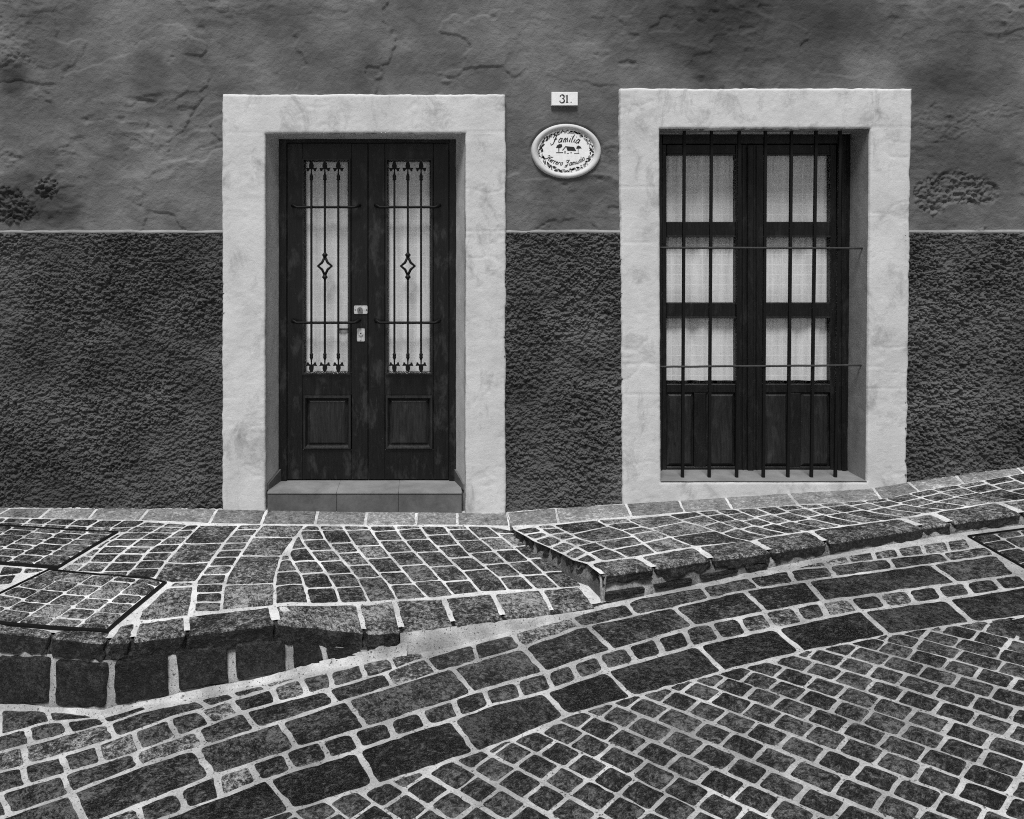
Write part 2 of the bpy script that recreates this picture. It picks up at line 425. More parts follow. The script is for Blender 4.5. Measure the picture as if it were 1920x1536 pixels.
def face_stone(name, quad, nrm, mat, parent, rnd, proud=.007, r=.012, jit=.004, depth=.03):
    """stone set in a vertical face; quad = 3D points, nrm = outward normal"""
    o = Vector(quad[0]); n = Vector(nrm).normalized(); u = (Vector(quad[1])-o); u = (u-n*u.dot(n)).normalized(); w = n.cross(u)
    p2 = [((Vector(q)-o).dot(u), (Vector(q)-o).dot(w)) for q in quad]
    pl = inset(p2, .006)
    if pl is None: return
    pl = roundpoly(pl, r, rnd, jit); k = len(pl)
    cx = sum(p[0] for p in pl)/k; cy = sum(p[1] for p in pl)/k
    vs = []
    for dz, sc_ in ((-depth, 1), (proud*.3, 1), (proud*.85, .96), (proud, .88)):
        vs += [o+u*(cx+(p[0]-cx)*sc_)+w*(cy+(p[1]-cy)*sc_)+n*(dz+(rnd.uniform(-.004, .003) if sc_ < 1 else 0)) for p in pl]
    vs.append(o+u*cx+w*cy+n*(proud+.002)); fs = []
    for a in range(3):
        for i in range(k):
            j = (i+1) % k; fs.append((a*k+i, a*k+j, (a+1)*k+j, (a+1)*k+i))
    fs += [(3*k+i, 3*k+(i+1) % k, 4*k) for i in range(k)]
    c = sum(vs, Vector())/len(vs)
    me = bpy.data.meshes.new(name); me.from_pydata([tuple(v-c) for v in vs], [], fs); me.polygons.foreach_set('use_smooth', [True]*len(fs))
    import bmesh
    bm = bmesh.new(); bm.from_mesh(me); bmesh.ops.recalc_face_normals(bm, faces=bm.faces); bm.to_mesh(me); bm.free()
    ob = link(name, me, mat, parent); ob.location = c; return ob

def interp(poly, c, ax):
    """point on polyline at coordinate c of axis ax, extrapolated at the ends"""
    for i in range(len(poly)-1):
        a, b = poly[i], poly[i+1]
        if c <= b[ax] or i == len(poly)-2:
            k = (c-a[ax])/(b[ax]-a[ax]) if b[ax] != a[ax] else 0
            return (a[0]+(b[0]-a[0])*k, a[1]+(b[1]-a[1])*k)
def between(poly, c0, c1, ax):
    return [p for p in poly if c0+4 < p[ax] < c1-4]
def strip(name, P, Q, cuts, ax, zf, mat, parent, rnd, **kw):
    """stones between two traced joint lines; cuts give the cross joints on each"""
    for (p0, q0), (p1, q1) in zip(cuts[:-1], cuts[1:]):
        pts = [interp(P, p0, ax)]+between(P, p0, p1, ax)+[interp(P, p1, ax), interp(Q, q1, ax)]+between(Q, q0, q1, ax)[::-1]+[interp(Q, q0, ax)]
        pl = [unproj(x, y, zf)[:2] for x, y in pts]
        stone(name, pl, zf, mat(rnd) if callable(mat) else mat, parent, rnd, **kw)
def L(pts, ox, oy, k): return [(ox+x/k, oy+y/k) for x, y in pts]
def Ly(vals, oy, k): return [(oy+a/k, oy+b/k) for a, b in vals]
Z4 = (0, 940, 4.8); Z5 = (320, 940, 4.8); Z6 = (680, 940, 4.8); Z7 = (940, 930, 4.8); ZC3 = (1120, 840, 2.4)

# ================================================================== GROUND
def terrain(name, us, vs_, fun, mat, kind='structure'):
    U, V = np.meshgrid(us, vs_); X, Y, Z = fun(U, V); nx, ny = len(us), len(vs_)
    v = np.stack([X, Y, Z], -1).reshape(-1, 3); i = np.arange((ny-1)*nx).reshape(ny-1, nx)[:, :-1].ravel()
    f = np.stack([i, i+1, i+nx+1, i+nx], -1).tolist()
    me = bpy.data.meshes.new(name); me.from_pydata(v.tolist(), [], f); me.polygons.foreach_set('use_smooth', [True]*len(f)); me.update()
    o = link(name, me, mat); 
    if kind: o['kind'] = kind
    return o
terrain('ground', np.linspace(-120, 120, 5), np.linspace(-120, 120, 5), lambda u, v: (u, v, u*0-1.6), M['mortar_street'])
def jit_h(X, Y, a=.002): return a*(fbm(X*30, Y*30, 5, 3)-.5)*2
street = terrain('street', np.concatenate([np.linspace(-14, -3.2, 20), np.linspace(-3.1, 4.6, 320), np.linspace(4.8, 14, 20)]),
                 np.concatenate([np.linspace(.35, 3.0, 130), np.linspace(3.2, 12, 18)]),
                 lambda u, v: (u, -v, zs(u, v)-.0030+jit_h(u, v, .0014)), M['mortar_street'])
tag(street, 'dark stone street climbing along the house with pale mortar joints')
# --- lower sidewalk in front of the door
aXs = np.concatenate([np.linspace(-14, -2.6, 12), np.linspace(-2.5, .95, 170)])
def a_fun(u, v):
    te = np.interp(u, AX, AT); t = te*v; return u, -t, zA(u, t)-.0026+jit_h(u, t, .0012)*(v < .99)
sidewalk = terrain('sidewalk', aXs, np.linspace(0, .972, 60), a_fun, M['mortar'])
tag(sidewalk, 'paved stone sidewalk in front of the double door')
# --- raised sidewalk under the window; its left edge runs from the wall to the kerb corner
E0T = L([(110, 300), (200, 348), (290, 402), (440, 466), (560, 526), (650, 575), (770, 606), (905, 700)], *Z7)
e0w = [unproj(x, y, zB)[:2] for x, y in E0T]
e0w[-1] = (BX[0], BT[0])
e0t = np.array([p[1] for p in e0w]); e0x = np.array([p[0] for p in e0w])
bus = np.concatenate([np.linspace(0, 3.6, 190), np.linspace(3.8, 12, 10)]); bvs = np.linspace(0, 1, 60)
def b_fun(u, v):
    Xk = BX[0]+u                                   # kerb end of this line
    tk = np.interp(Xk, BX, BT)
    Xw = np.interp(0.0, e0t, e0x)+u*1.0            # wall end
    Xw0 = e0x[0]-.02; Xw = Xw0+u*(1+(BX[0]-Xw0)/12)
    t = tk*v*.985
    lx = np.interp(t, e0t, e0x)                    # left edge at this depth
    X = lx+u*(1-0*v)
    return X, -t, zB(X, t)-.0026+jit_h(X, t, .0012)
raised = terrain('raised_sidewalk', bus, bvs, b_fun, M['mortar'])
tag(raised, 'raised stone sidewalk stepping up below the barred window')

# --- vertical kerb faces (mortar backing)
def skirt(pts_top, pts_bot, name, mat, parent, amp=.004, nz=6):
    vs = []; n = len(pts_top)
    for j in range(nz):
        for i in range(n):
            a, b = Vector(pts_top[i]), Vector(pts_bot[i]); p = a.lerp(b, j/(nz-1))
            k = amp*(float(fbm(np.array(p.x*25), np.array(p.z*25), 3, 3))-.5)*2
            vs.append((p.x, p.y-k, p.z))
    fs = [(j*n+i, j*n+i+1, (j+1)*n+i+1, (j+1)*n+i) for j in range(nz-1) for i in range(n-1)]
    me = bpy.data.meshes.new(name); me.from_pydata(vs, [], fs); me.polygons.foreach_set('use_smooth', [True]*len(fs))
    return link(name, me, mat, parent)
xs = np.linspace(-14, BX[0]+.05, 230)
ka = lambda X: float(np.interp(X, AX, AT)); kz = lambda X: float(np.interp(X, AX, AZ))
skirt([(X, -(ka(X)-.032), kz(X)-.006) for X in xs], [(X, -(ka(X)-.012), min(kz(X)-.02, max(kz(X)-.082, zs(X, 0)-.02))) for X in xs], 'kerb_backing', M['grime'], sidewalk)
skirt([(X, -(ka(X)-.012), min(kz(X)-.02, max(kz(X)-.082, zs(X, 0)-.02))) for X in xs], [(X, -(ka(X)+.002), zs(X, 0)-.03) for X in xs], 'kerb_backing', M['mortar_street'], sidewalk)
xs = np.concatenate([np.linspace(BX[0]-.005, 4.2, 150), np.linspace(4.4, 13, 8)])
kb = lambda X: float(np.interp(X, BX, BT)); kbz = lambda X: float(np.interp(X, BX, BZ))
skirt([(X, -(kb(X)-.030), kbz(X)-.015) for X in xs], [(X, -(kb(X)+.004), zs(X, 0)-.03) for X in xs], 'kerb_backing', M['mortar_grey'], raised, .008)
pts = [(float(np.interp(t, e0t, e0x)), t) for t in np.linspace(0, BT[0], 60)]
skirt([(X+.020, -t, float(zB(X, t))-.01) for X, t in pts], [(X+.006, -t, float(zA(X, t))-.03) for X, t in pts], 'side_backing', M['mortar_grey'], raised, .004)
# pale mortar fillet where the street comes up to the sidewalk edge
fx = np.linspace(float(AX[9])-.02, BX[0]-.005, 70); vsf = []; nf = 7
for j in range(nf):
    k = j/(nf-1)
    for i, X in enumerate(fx):
        q = i/(len(fx)-1); te = ka(X); out = .010+.034*k*(1-q*.75)*min(1, q*12+.15)
        z = (kz(X)-.009)*(1-k)+(zs(X, 0)-.004)*k+.012*math.sin(math.pi*k)*(1-q)
        z += .006*(float(fbm(np.array(X*22), np.array(k*2.), 8, 3))-.5); vsf.append((X, -(te+out-.012), z))
me = bpy.data.meshes.new('mortar_fillet'); me.from_pydata(vsf, [], [(j*len(fx)+i, (j+1)*len(fx)+i, (j+1)*len(fx)+i+1, j*len(fx)+i+1) for j in range(nf-1) for i in range(len(fx)-1)])
me.polygons.foreach_set('use_smooth', [True]*len(me.polygons)); link('mortar_fillet', me, M['mortar_street'], sidewalk)
# rough mortar haunch along the foot of the tall kerb
hx = np.linspace(-3.0, float(AX[9])+.01, 260); vsf = []; nf = 6
for j in range(nf):
    k = j/(nf-1)
    for X in hx:
        nz_ = float(fbm(np.array(X*9.), np.array(k*1.5), 55, 4)); big_ = sm(-.75, -.15, X)
        hh = (.016+.030*float(big_))*(.35+1.3*nz_); ww = .020+.020*nz_
        vsf.append((X, -(ka(X)-.004+.014+ww*k), zs(X, 0)-.004+hh*(1-k)**1.4))
me = bpy.data.meshes.new('mortar_haunch'); me.from_pydata(vsf, [], [(j*len(hx)+i, (j+1)*len(hx)+i, (j+1)*len(hx)+i+1, j*len(hx)+i+1) for j in range(nf-1) for i in range(len(hx)-1)])
me.polygons.foreach_set('use_smooth', [True]*len(me.polygons)); link('mortar_haunch', me, M['mortar_street'], sidewalk)

# ------------------------------------------------------------------ border stones along the wall
BTOP = [(0, 952), (100, 952), (250, 953), (400, 954), (500, 956), (700, 959), (860, 960), (950, 961), (1040, 953), (1170, 945), (1275, 938), (1400, 930), (1500, 923), (1620, 917), (1700, 904), (1800, 890), (1920, 874)]
BBOT = [(0, 971), (70, 972), (165, 973.5), (260, 976), (390, 981), (500, 983), (600, 983.5), (700, 984.5), (860, 984), (955, 986), (1047, 981), (1120, 973), (1224, 965), (1284, 960), (1370, 955), (1495, 946), (1553, 944), (1653, 936), (1724, 921), (1807, 907), (1920, 887)]
bj = [(-160, -195), (-60, -90), (20, -15), (96, 73), (183, 165), (279, 260), (407, 392), (500, 489), (596, 590), (689, 684.6), (781, 779.6), (857, 858), (951, 955)]
bjB = [(951, 955), (1042, 1047.5), (1174, 1185), (1273, 1284), (1360, 1373), (1478, 1496), (1637, 1653), (1703, 1724), (1793, 1807), (1907, 1921), (2010, 2030)]
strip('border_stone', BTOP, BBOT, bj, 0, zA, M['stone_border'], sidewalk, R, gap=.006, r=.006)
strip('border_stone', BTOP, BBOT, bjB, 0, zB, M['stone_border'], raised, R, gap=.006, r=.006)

# ------------------------------------------------------------------ kerbstones of the lower sidewalk
KIN = [(-120, 1150), (0, 1168), (100, 1182), (190, 1178), (240, 1166), (344, 1155), (357, 1154.5), (507, 1136), (518, 1135), (585, 1133), (670, 1132), (738, 1124), (826, 1121), (915, 1112), (1005, 1104.6), (1086, 1098)]
KOUT = [(-120, 1172), (0, 1186), (90, 1196), (194, 1206.5), (248, 1204), (350, 1191), (357, 1190), (519, 1169.5), (600, 1177), (674, 1185), (687, 1189), (759, 1184), (859, 1172), (947, 1160), (1039, 1151), (1119, 1138)]
kj = [(-120, -130), (102, 92), (222, 196), (258, 246), (350, 352), (509.6, 519), (672, 685.6), (737, 754), (831, 853), (921.7, 946.7), (1013, 1039), (1086, 1118)]
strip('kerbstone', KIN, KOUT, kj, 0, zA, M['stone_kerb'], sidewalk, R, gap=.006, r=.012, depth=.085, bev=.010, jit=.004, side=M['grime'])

# ------------------------------------------------------------------ sidewalk columns right of the fold (pixels traced per joint)
b1 = L([(1358, 262), (1508, 382), (1678, 512), (1808, 612), (1948, 732), (2000, 780)], *Z6)
cols6 = [
 ([(1130, 225), (1240, 310), (1360, 410), (1500, 525), (1640, 650), (1780, 780)], [(225, 262), (283, 285), (405, 392), (515, 500), (640, 625), (778, 765)]),
 ([(935, 225), (1020, 310), (1180, 440), (1310, 560), (1440, 670), (1560, 790)], [(222, 225), (330, 322), (438, 430), (550, 532), (665, 650), (790, 778)]),
 ([(735, 222), (850, 360), (960, 480), (1100, 580), (1230, 690), (1310, 800)], [(220, 222), (255, 247), (355, 345), (465, 447), (570, 555), (680, 665), (798, 790)]),
 ([(515, 222), (590, 330), (680, 420), (800, 540), (930, 660), (1060, 815)], [(220, 222), (305, 292), (405, 387), (512, 497), (625, 605), (815, 800)]),
 ([(290, 222), (340, 310), (480, 470), (600, 590), (720, 720), (820, 842)], [(220, 222), (255, 240), (350, 340), (460, 445), (590, 575), (725, 705), (842, 815)]),
 ([(52, 222), (150, 370), (250, 490), (340, 590), (450, 720), (590, 868)], [(220, 222), (268, 258), (355, 345), (465, 447), (580, 562), (725, 707), (870, 845)]),
 ([(-178, 222), (-108, 340), (0, 485), (60, 550), (150, 650), (230, 740), (310, 885)], [(220, 222), (258, 252), (400, 390), (512, 500), (640, 630), (752, 740), (885, 868)]),
 ([(-393, 222), (-328, 350), (-228, 470), (-128, 590), (-48, 690), (2, 780), (62, 905)], [(220, 222), (262, 255), (375, 365), (465, 455), (578, 565), (688, 674), (905, 885)]),
 ([(-510, 215), (-578, 275), (-538, 370), (-458, 470), (-378, 570), (-308, 670), (-248, 770), (-198, 915)], [(216, 222), (265, 262), (350, 340), (445, 435), (540, 527), (655, 645), (775, 762), (915, 900)]),
]
right = b1
smallm = lambda r: M['stone_ramp'] if r.random() < .75 else M['stone_walk']
for pts, cuts in cols6:
    left = L(pts, *Z6); strip('paving_stone', left, right, Ly(cuts, 940, 4.8), 1, zA, smallm, sidewalk, R); right = left
b11 = L([(1128, 322), (1085, 420), (1060, 475), (1110, 570), (1170, 660), (1210, 770), (1250, 920)], *Z5)
strip('paving_stone', b11, right, Ly([(326, 300), (432, 416), (548, 532), (652, 635), (780, 770), (920, 910)], 940, 4.8), 1, zA, smallm, sidewalk, R)
b12 = L([(1215, 212), (1130, 310), (1000, 490), (950, 640), (935, 740), (935, 935)], *Z5)
strip('paving_stone', b12, b11, Ly([(488, 480), (528, 520), (635, 622), (762, 747), (930, 915)], 940, 4.8), 1, zA, smallm, sidewalk, R)
# left of the fold
b13 = L([(825, 212), (740, 310), (620, 490), (500, 680), (480, 760), (455, 980)], *Z5)
strip('paving_slab', b13, b12, Ly([(212, 212), (320, 325), (490, 490), (752, 735), (975, 935)], 940, 4.8), 1, zA, M['stone_walk'], sidewalk, R)
b14 = L([(620, 212), (480, 370), (340, 570), (230, 720), (205, 1010)], *Z5)
ys = [212, 252, 312, 374, 438, 502, 582, 657, 745, 820, 907, 992]
strip('paving_stone', b14, b13, [(940+y/4.8+.4, 940+(y-4)/4.8) for y in ys], 1, zA, smallm, sidewalk, R)
b15 = L([(1796, 212), (1646, 370), (1490, 540), (1380, 700)], *Z4)
strip('paving_slab', b15, b14, Ly([(212, 212), (375, 372), (548, 545), (705, 720)], 940, 4.8), 1, zA, M['stone_walk'], sidewalk, R)
for pl in ([(1500, 775), (1745, 762), (1700, 1025), (1240, 1062), (1275, 985), (1390, 875)], [(1560, 725), (1750, 728), (1745, 755), (1510, 770)]):
    stone('paving_slab', [unproj(x, y, zA)[:2] for x, y in L(pl, *Z4)], zA, M['stone_walk'], sidewalk, R)
b16 = L([(1690, 210), (1530, 310), (1340, 440), (1230, 570), (1110, 690)], *Z4)
strip('paving_stone', b16, b15, Ly([(215, 212), (262, 255), (322, 322), (388, 388), (462, 458), (535, 532), (608, 604), (690, 690)], 940, 4.8), 1, zA, smallm, sidewalk, R)
b17 = L([(1510, 195), (1300, 310), (1180, 400), (1060, 490), (960, 590), (880, 675)], *Z4)
strip('paving_stone', b17, b16, Ly([(195, 210), (228, 235), (280, 285), (340, 345), (405, 408), (470, 472), (548, 550), (630, 628), (678, 690)], 940, 4.8), 1, zA, smallm, sidewalk, R)
b18 = L([(1310, 180), (1100, 290), (960, 380), (870, 460), (800, 540), (660, 645)], *Z4)
strip('paving_stone', b18, b17, Ly([(182, 195), (225, 228), (280, 280), (340, 340), (402, 405), (470, 470), (545, 548), (632, 640)], 940, 4.8), 1, zA, smallm, sidewalk, R)
h1e = L([(1075, 282), (535, 622)], *Z4)
strip('paving_stone', h1e, b18, Ly([(290, 292), (352, 348), (425, 425), (490, 495), (560, 562), (622, 640)], 940, 4.8), 1, zA, smallm, sidewalk, R)
rowm = L([(-400, 178), (0, 190), (480, 210), (960, 238), (1200, 235)], *Z4); rowb = L([(-400, 190), (0, 207), (500, 240), (960, 272), (1130, 277)], *Z4)
strip('paving_stone', BBOT, rowm, [(a/4.8, b/4.8) for a, b in [(-330, -400), (-130, -190), (70, 10), (285, 225), (490, 395), (700, 610), (905, 790), (1115, 1000), (1310, 1200)]], 0, zA, smallm, sidewalk, R, gap=.005)
strip('paving_stone', rowm, rowb, [(a/4.8, b/4.8) for a, b in [(-400, -430), (-190, -230), (10, -30), (215, 190), (400, 380), (615, 590), (800, 775), (1010, 975), (1200, 1130)]], 0, zA, smallm, sidewalk, R, gap=.004)
# stones between the two hatches
mid_t = L([(-600, 530), (0, 578), (515, 620)], *Z4); mid_b = L([(-700, 640), (0, 668), (330, 640), (440, 632)], *Z4)
strip('paving_stone', mid_t, mid_b, [(a/4.8, b/4.8) for a, b in [(-400, -470), (-190, -240), (20, -20), (225, 190), (420, 330)]], 0, zA, smallm, sidewalk, R)
m2_b = L([(-700, 820), (-300, 800), (0, 752), (150, 735), (240, 690)], *Z4)
strip('paving_stone', mid_b, m2_b, [(a/4.8, b/4.8) for a, b in [(-470, -540), (-240, -310), (-20, -90), (160, 110)]], 0, zA, smallm, sidewalk, R)

# ------------------------------------------------------------------ utility hatches inlaid with cobbles
def hatch(name, quad, zf, nu, nv, label, group, mat, rnd, stag=.3, lift=.003, w=.015):
    P = [Vector(unproj(x, y, zf)[:2]) for x, y in quad]        # TL TR BR BL in plan
    c = sum(P, Vector((0, 0)))/4
    zc_ = float(zf(c.x, c.y)); root = empty(name, (c.x, -c.y, zc_))
    tag(root, label, 'utility cover', group)
    def B(u, v): return (P[0]*(1-u)+P[1]*u)*(1-v)+(P[3]*(1-u)+P[2]*u)*v
    def W(p, dz): return (p.x-c.x, -p.y+c.y, float(zf(p.x, p.y))+dz-zc_)
    lu = ((P[1]-P[0]).length+(P[2]-P[3]).length)/2; lv = ((P[3]-P[0]).length+(P[2]-P[1]).length)/2
    wu, wv = w/lu, w/lv
    m = MB(); n = 8
    vs = [W(B(wu*.4+(1-1.2*wu)*i/n, wv*.3+(1-1.1*wv)*j/n), lift-.006) for j in range(n+1) for i in range(n+1)]
    m.add(vs, [(j*(n+1)+i, j*(n+1)+i+1, (j+1)*(n+1)+i+1, (j+1)*(n+1)+i) for j in range(n) for i in range(n)], True)
    cov = m.build('cover_bed', M['mortar_street'], root)
    m = MB()
    def bar(u0, v0, u1, v1):
        for k in range(6):
            a, b = k/6, (k+1)/6
            if u1-u0 > v1-v0: q = [B(u0+(u1-u0)*a, v0), B(u0+(u1-u0)*b, v0), B(u0+(u1-u0)*b, v1), B(u0+(u1-u0)*a, v1)]
            else: q = [B(u0, v0+(v1-v0)*a), B(u1, v0+(v1-v0)*a), B(u1, v0+(v1-v0)*b), B(u0, v0+(v1-v0)*b)]
            vs = [W(p, -.03) for p in q]+[W(p, lift+.004) for p in q]
            m.add(vs, [(3, 2, 1, 0), (4, 5, 6, 7)]+[(i, (i+1) % 4, 4+(i+1) % 4, 4+i) for i in range(4)])
    bar(0, 0, 1, wv*.25); bar(0, 1-wv*1.2, 1, 1); bar(0, wv*.25, wu*.4, 1-wv*1.2); bar(1-wu*1.2, wv*.25, 1, 1-wv*1.2)
    m.build('frame', M['frame_metal'], root)
    u0, u1, v0, v1 = wu*.6, 1-wu*1.5, wv*.4, 1-wv*1.5
    for i in range(nu):
        a, b = u0+(u1-u0)*i/nu, u0+(u1-u0)*(i+1)/nu; off = rnd.uniform(0, 1) if stag else 0
        cuts = [0]; k = off*.9+.35
        while k < nv-.3: cuts.append(k); k += rnd.uniform(.85, 1.2)
        cuts.append(nv)
        for q0, q1 in zip(cuts[:-1], cuts[1:]):
            vv0, vv1 = v0+(v1-v0)*q0/nv, v0+(v1-v0)*q1/nv
            pl = [B(a, vv0), B(b, vv0+rnd.uniform(-.01, .01)), B(b, vv1), B(a, vv1+rnd.uniform(-.01, .01))]
            s = stone('paving_stone', [(p.x, p.y) for p in pl], zf, mat, root, rnd, gap=.0065, proud=lift+.001)
            if s: s.location = (s.location.x-c.x, s.location.y+c.y, s.location.z-zc_)
    return root
hatch('utility_hatch', [(-66, 981), (222, 998), (108, 1067), (-185, 1044)], zA, 6, 6, 'stone-inlaid utility hatch between the rough wall and the lower hatch', 'stone-inlaid hatches', M['stone_ramp'], R)
hatch('utility_hatch', [(92, 1068), (313, 1093), (202, 1187), (-88, 1155)], zA, 5, 5, 'stone-inlaid utility hatch with black steel edge beside the tall kerb corner', 'stone-inlaid hatches', M['stone_walk'], R)
hatch('utility_hatch', [(1814, 1006), (2000, 982), (2100, 1040), (1962, 1089)], zs, 4, 4, 'stone-inlaid utility hatch set in the street below the raised kerb', 'stone-inlaid hatches', M['stone_street'], R)

# ------------------------------------------------------------------ raised sidewalk stones
BIN = [(1098, 1055), (1194, 1043), (1303, 1024), (1407, 1011), (1516, 995), (1691, 971), (1745, 961), (1862, 942), (1920, 936)]
BOUT = [(1129, 1078.5), (1232, 1064.5), (1337, 1048.5), (1449, 1034.5), (1555, 1017.5), (1737, 988), (1789, 980.5), (1920, 961.5)]
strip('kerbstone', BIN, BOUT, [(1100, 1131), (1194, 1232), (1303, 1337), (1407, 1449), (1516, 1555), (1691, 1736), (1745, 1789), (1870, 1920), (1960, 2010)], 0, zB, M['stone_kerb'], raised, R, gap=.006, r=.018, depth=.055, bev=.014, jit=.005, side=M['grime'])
e0 = L([(112, 300), (200, 348), (290, 402), (440, 466), (560, 526), (650, 575), (760, 604)], *Z7)
e1 = L([(310, 268), (430, 345), (560, 400), (680, 455), (790, 515), (900, 580)], *Z7)
e2 = L([(462, 258), (590, 325), (720, 390), (840, 412), (960, 470), (1060, 510), (1140, 555)], *Z7)
e3 = L([(855, 212), (960, 270), (1100, 312), (1200, 362), (1300, 440), (1400, 512)], *Z7)
e4 = L([(1120, 200), (1240, 265), (1385, 300), (1500, 355), (1640, 420), (1740, 450)], *Z7)
e5 = L([(1490, 165), (1640, 225), (1790, 265), (1920, 310), (2080, 372), (2240, 405)], *Z7)
def cy(cuts): return [(930+a/4.8, 930+b/4.8) for a, b in cuts]
mb = lambda r: M['stone_walk'] if r.random() < .4 else M['stone_ramp']
strip('paving_stone', e0, e1, cy([(302, 268), (345, 318), (398, 350), (462, 402), (520, 455), (575, 510), (604, 578)]), 1, zB, mb, raised, R, gap=.005, depth=.06, bev=.012, r=.016, side=M['grime'])
strip('paving_stone', e1, e2, cy([(268, 258), (296, 285), (345, 325), (395, 370), (450, 415), (512, 465), (580, 555)]), 1, zB, mb, raised, R, gap=.0062)
strip('paving_slab', e2, e3, cy([(260, 214), (342, 272), (412, 360), (480, 425), (555, 512)]), 1, zB, mb, raised, R, gap=.0062)
strip('paving_stone', e3, e4, cy([(214, 204), (258, 232), (305, 272), (345, 305), (420, 365), (510, 450)]), 1, zB, mb, raised, R, gap=.0062)
strip('paving_slab', e4, e5, cy([(204, 170), (290, 228), (368, 312), (450, 405)]), 1, zB, mb, raised, R, gap=.0062)
prev = e5
tops = [1305, 1342, 1378, 1416, 1454, 1494, 1534, 1576, 1618, 1660, 1704, 1748, 1794, 1842, 1890, 1940, 1990]
for xt in tops:
    xb = xt+138-(xt-1300)*.06; p = [interp(BBOT, xt, 0)]; q = interp(BIN, xb, 0)
    cur = [p[0]]+[(p[0][0]+(q[0]-p[0][0])*k+R.uniform(-2, 2), p[0][1]+(q[1]-p[0][1])*k+5*math.sin(k*math.pi)+R.uniform(-.6, .6)) for k in (.25, .5, .75)]+[q]
    n = max(3, int(round((q[1]-p[0][1])/11.5))); off = R.uniform(.5, 1.1)
    fr = [0]+[min(1, (k+off)/n) for k in range(n-1)]+[1]
    y0, y1 = prev[0][1], prev[-1][1]
    strip('paving_stone', prev, cur, [(y0+(y1-y0)*f, cur[0][1]+(cur[-1][1]-cur[0][1])*max(0, min(1, f-(.05 if 0 < f < 1 else 0)))) for f in fr], 1, zB, mb, raised, R, gap=.0058)
    prev = cur

# ------------------------------------------------------------------ stones in the kerb faces
def on_kerb(px, py, tabX, tabT, out=.004):
    # point on the vertical kerb face under this picture column
    X = (px-CX)/430
    for _ in range(15):
        t = float(np.interp(X, tabX, tabT))+out; s = SC*D/(D-t); X = (px-CX)/s
    return Vector((X, -t, ZC-(py-HY)/s))
for q in ([(-110, 1226), (-16, 1229), (-16, 1318), (-110, 1314)], [(-6, 1230), (94, 1233), (93, 1320), (-6, 1320)], [(103, 1236), (199, 1243), (198, 1329), (103, 1323)],
          [(212, 1240), (316, 1226), (319, 1305), (214, 1324)], [(327, 1219), (428, 1209), (431, 1282), (334, 1298)], [(438, 1206), (535, 1198), (538, 1259), (442, 1278)],
          [(546, 1200), (600, 1208), (610, 1244), (549, 1257)], [(606, 1212), (678, 1218), (680, 1232), (616, 1243)]):
    P = [on_kerb(x, y, AX, AT) for x, y in q]; u = P[1]-P[0]; n = Vector((0, 0, 1)).cross(u); n = n if n.y < 0 else -n
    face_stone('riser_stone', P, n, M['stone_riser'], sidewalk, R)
for q in range(9):
    xa, xb = -2.08-q*.25-.225, -2.08-q*.25
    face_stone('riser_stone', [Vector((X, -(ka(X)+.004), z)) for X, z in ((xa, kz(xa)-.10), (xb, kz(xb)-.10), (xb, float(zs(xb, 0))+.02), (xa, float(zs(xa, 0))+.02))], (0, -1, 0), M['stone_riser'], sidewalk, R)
for q in ([(1132, 1112), (1212, 1100), (1210, 1113), (1134, 1130)], [(1226, 1097), (1300, 1083), (1300, 1094), (1228, 1107)], [(1312, 1080), (1386, 1066), (1386, 1075), (1314, 1089)], [(1398, 1063), (1442, 1056), (1442, 1064), (1400, 1072)]):
    P = [on_kerb(x, y, BX, BT, .006) for x, y in q]; u = P[1]-P[0]; n = Vector((0, 0, 1)).cross(u); n = n if n.y < 0 else -n
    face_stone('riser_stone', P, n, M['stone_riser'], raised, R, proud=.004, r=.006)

# ------------------------------------------------------------------ street bands
L_A = [(-200, 1601), (0, 1533), (133, 1487), (150, 1478), (267, 1433), (367, 1402), (520, 1355), (647, 1313), (843, 1253), (980, 1213), (1080, 1177), (1120, 1169), (1262, 1138), (1391, 1107), (1503, 1090), (1745, 1057), (1849, 1042), (1920, 1035)]
L_B = [(0, 1610), (190, 1536), (267, 1507), (397, 1455), (483, 1427), (553, 1403), (687, 1363), (790, 1330), (893, 1297), (1023, 1260), (1133, 1223), (1303, 1173), (1428, 1148), (1545, 1127), (1787, 1094), (1870, 1082), (1920, 1075)]
L_C = [(100, 1612), (303, 1536), (407, 1497), (490, 1465), (550, 1443), (640, 1416), (673, 1405), (787, 1367), (850, 1348), (927, 1320), (1020, 1297), (1140, 1256), (1307, 1209), (1453, 1177), (1607, 1146), (1770, 1123), (1920, 1100)]
L_D = [(300, 1604), (543, 1520), (633, 1493), (713, 1468), (780, 1447), (850, 1423), (900, 1407), (967, 1383), (1063, 1342), (1125, 1324), (1191, 1305), (1362, 1257), (1512, 1221), (1666, 1190), (1824, 1167), (1920, 1155)]
L_1 = [(-120, 1522), (0, 1487), (113, 1453), (247, 1413), (370, 1367), (453, 1335), (610, 1293), (723, 1260), (800, 1232), (887, 1207), (960, 1188), (1067, 1158), (1117, 1143), (1175, 1130), (1202, 1121), (1324, 1099), (1412, 1081), (1482, 1068), (1553, 1061), (1591, 1055), (1674, 1046), (1770, 1036), (1828, 1027), (1920, 1015)]
L_2 = [(-120, 1480), (0, 1447), (110, 1418), (200, 1390), (320, 1345), (370, 1332), (427, 1313), (493, 1294), (563, 1271), (610, 1261), (670, 1246), (740, 1229), (800, 1219)]
L_3 = [(-120, 1444), (0, 1410), (50, 1396), (200, 1357), (270, 1332), (360, 1314), (430, 1298), (500, 1281), (560, 1268)]
L_4 = [(-120, 1412), (0, 1378), (85, 1354), (160, 1347), (200, 1343), (270, 1322), (300, 1317)]
L_5 = [(-120, 1330), (0, 1330), (80, 1332), (170, 1340)]
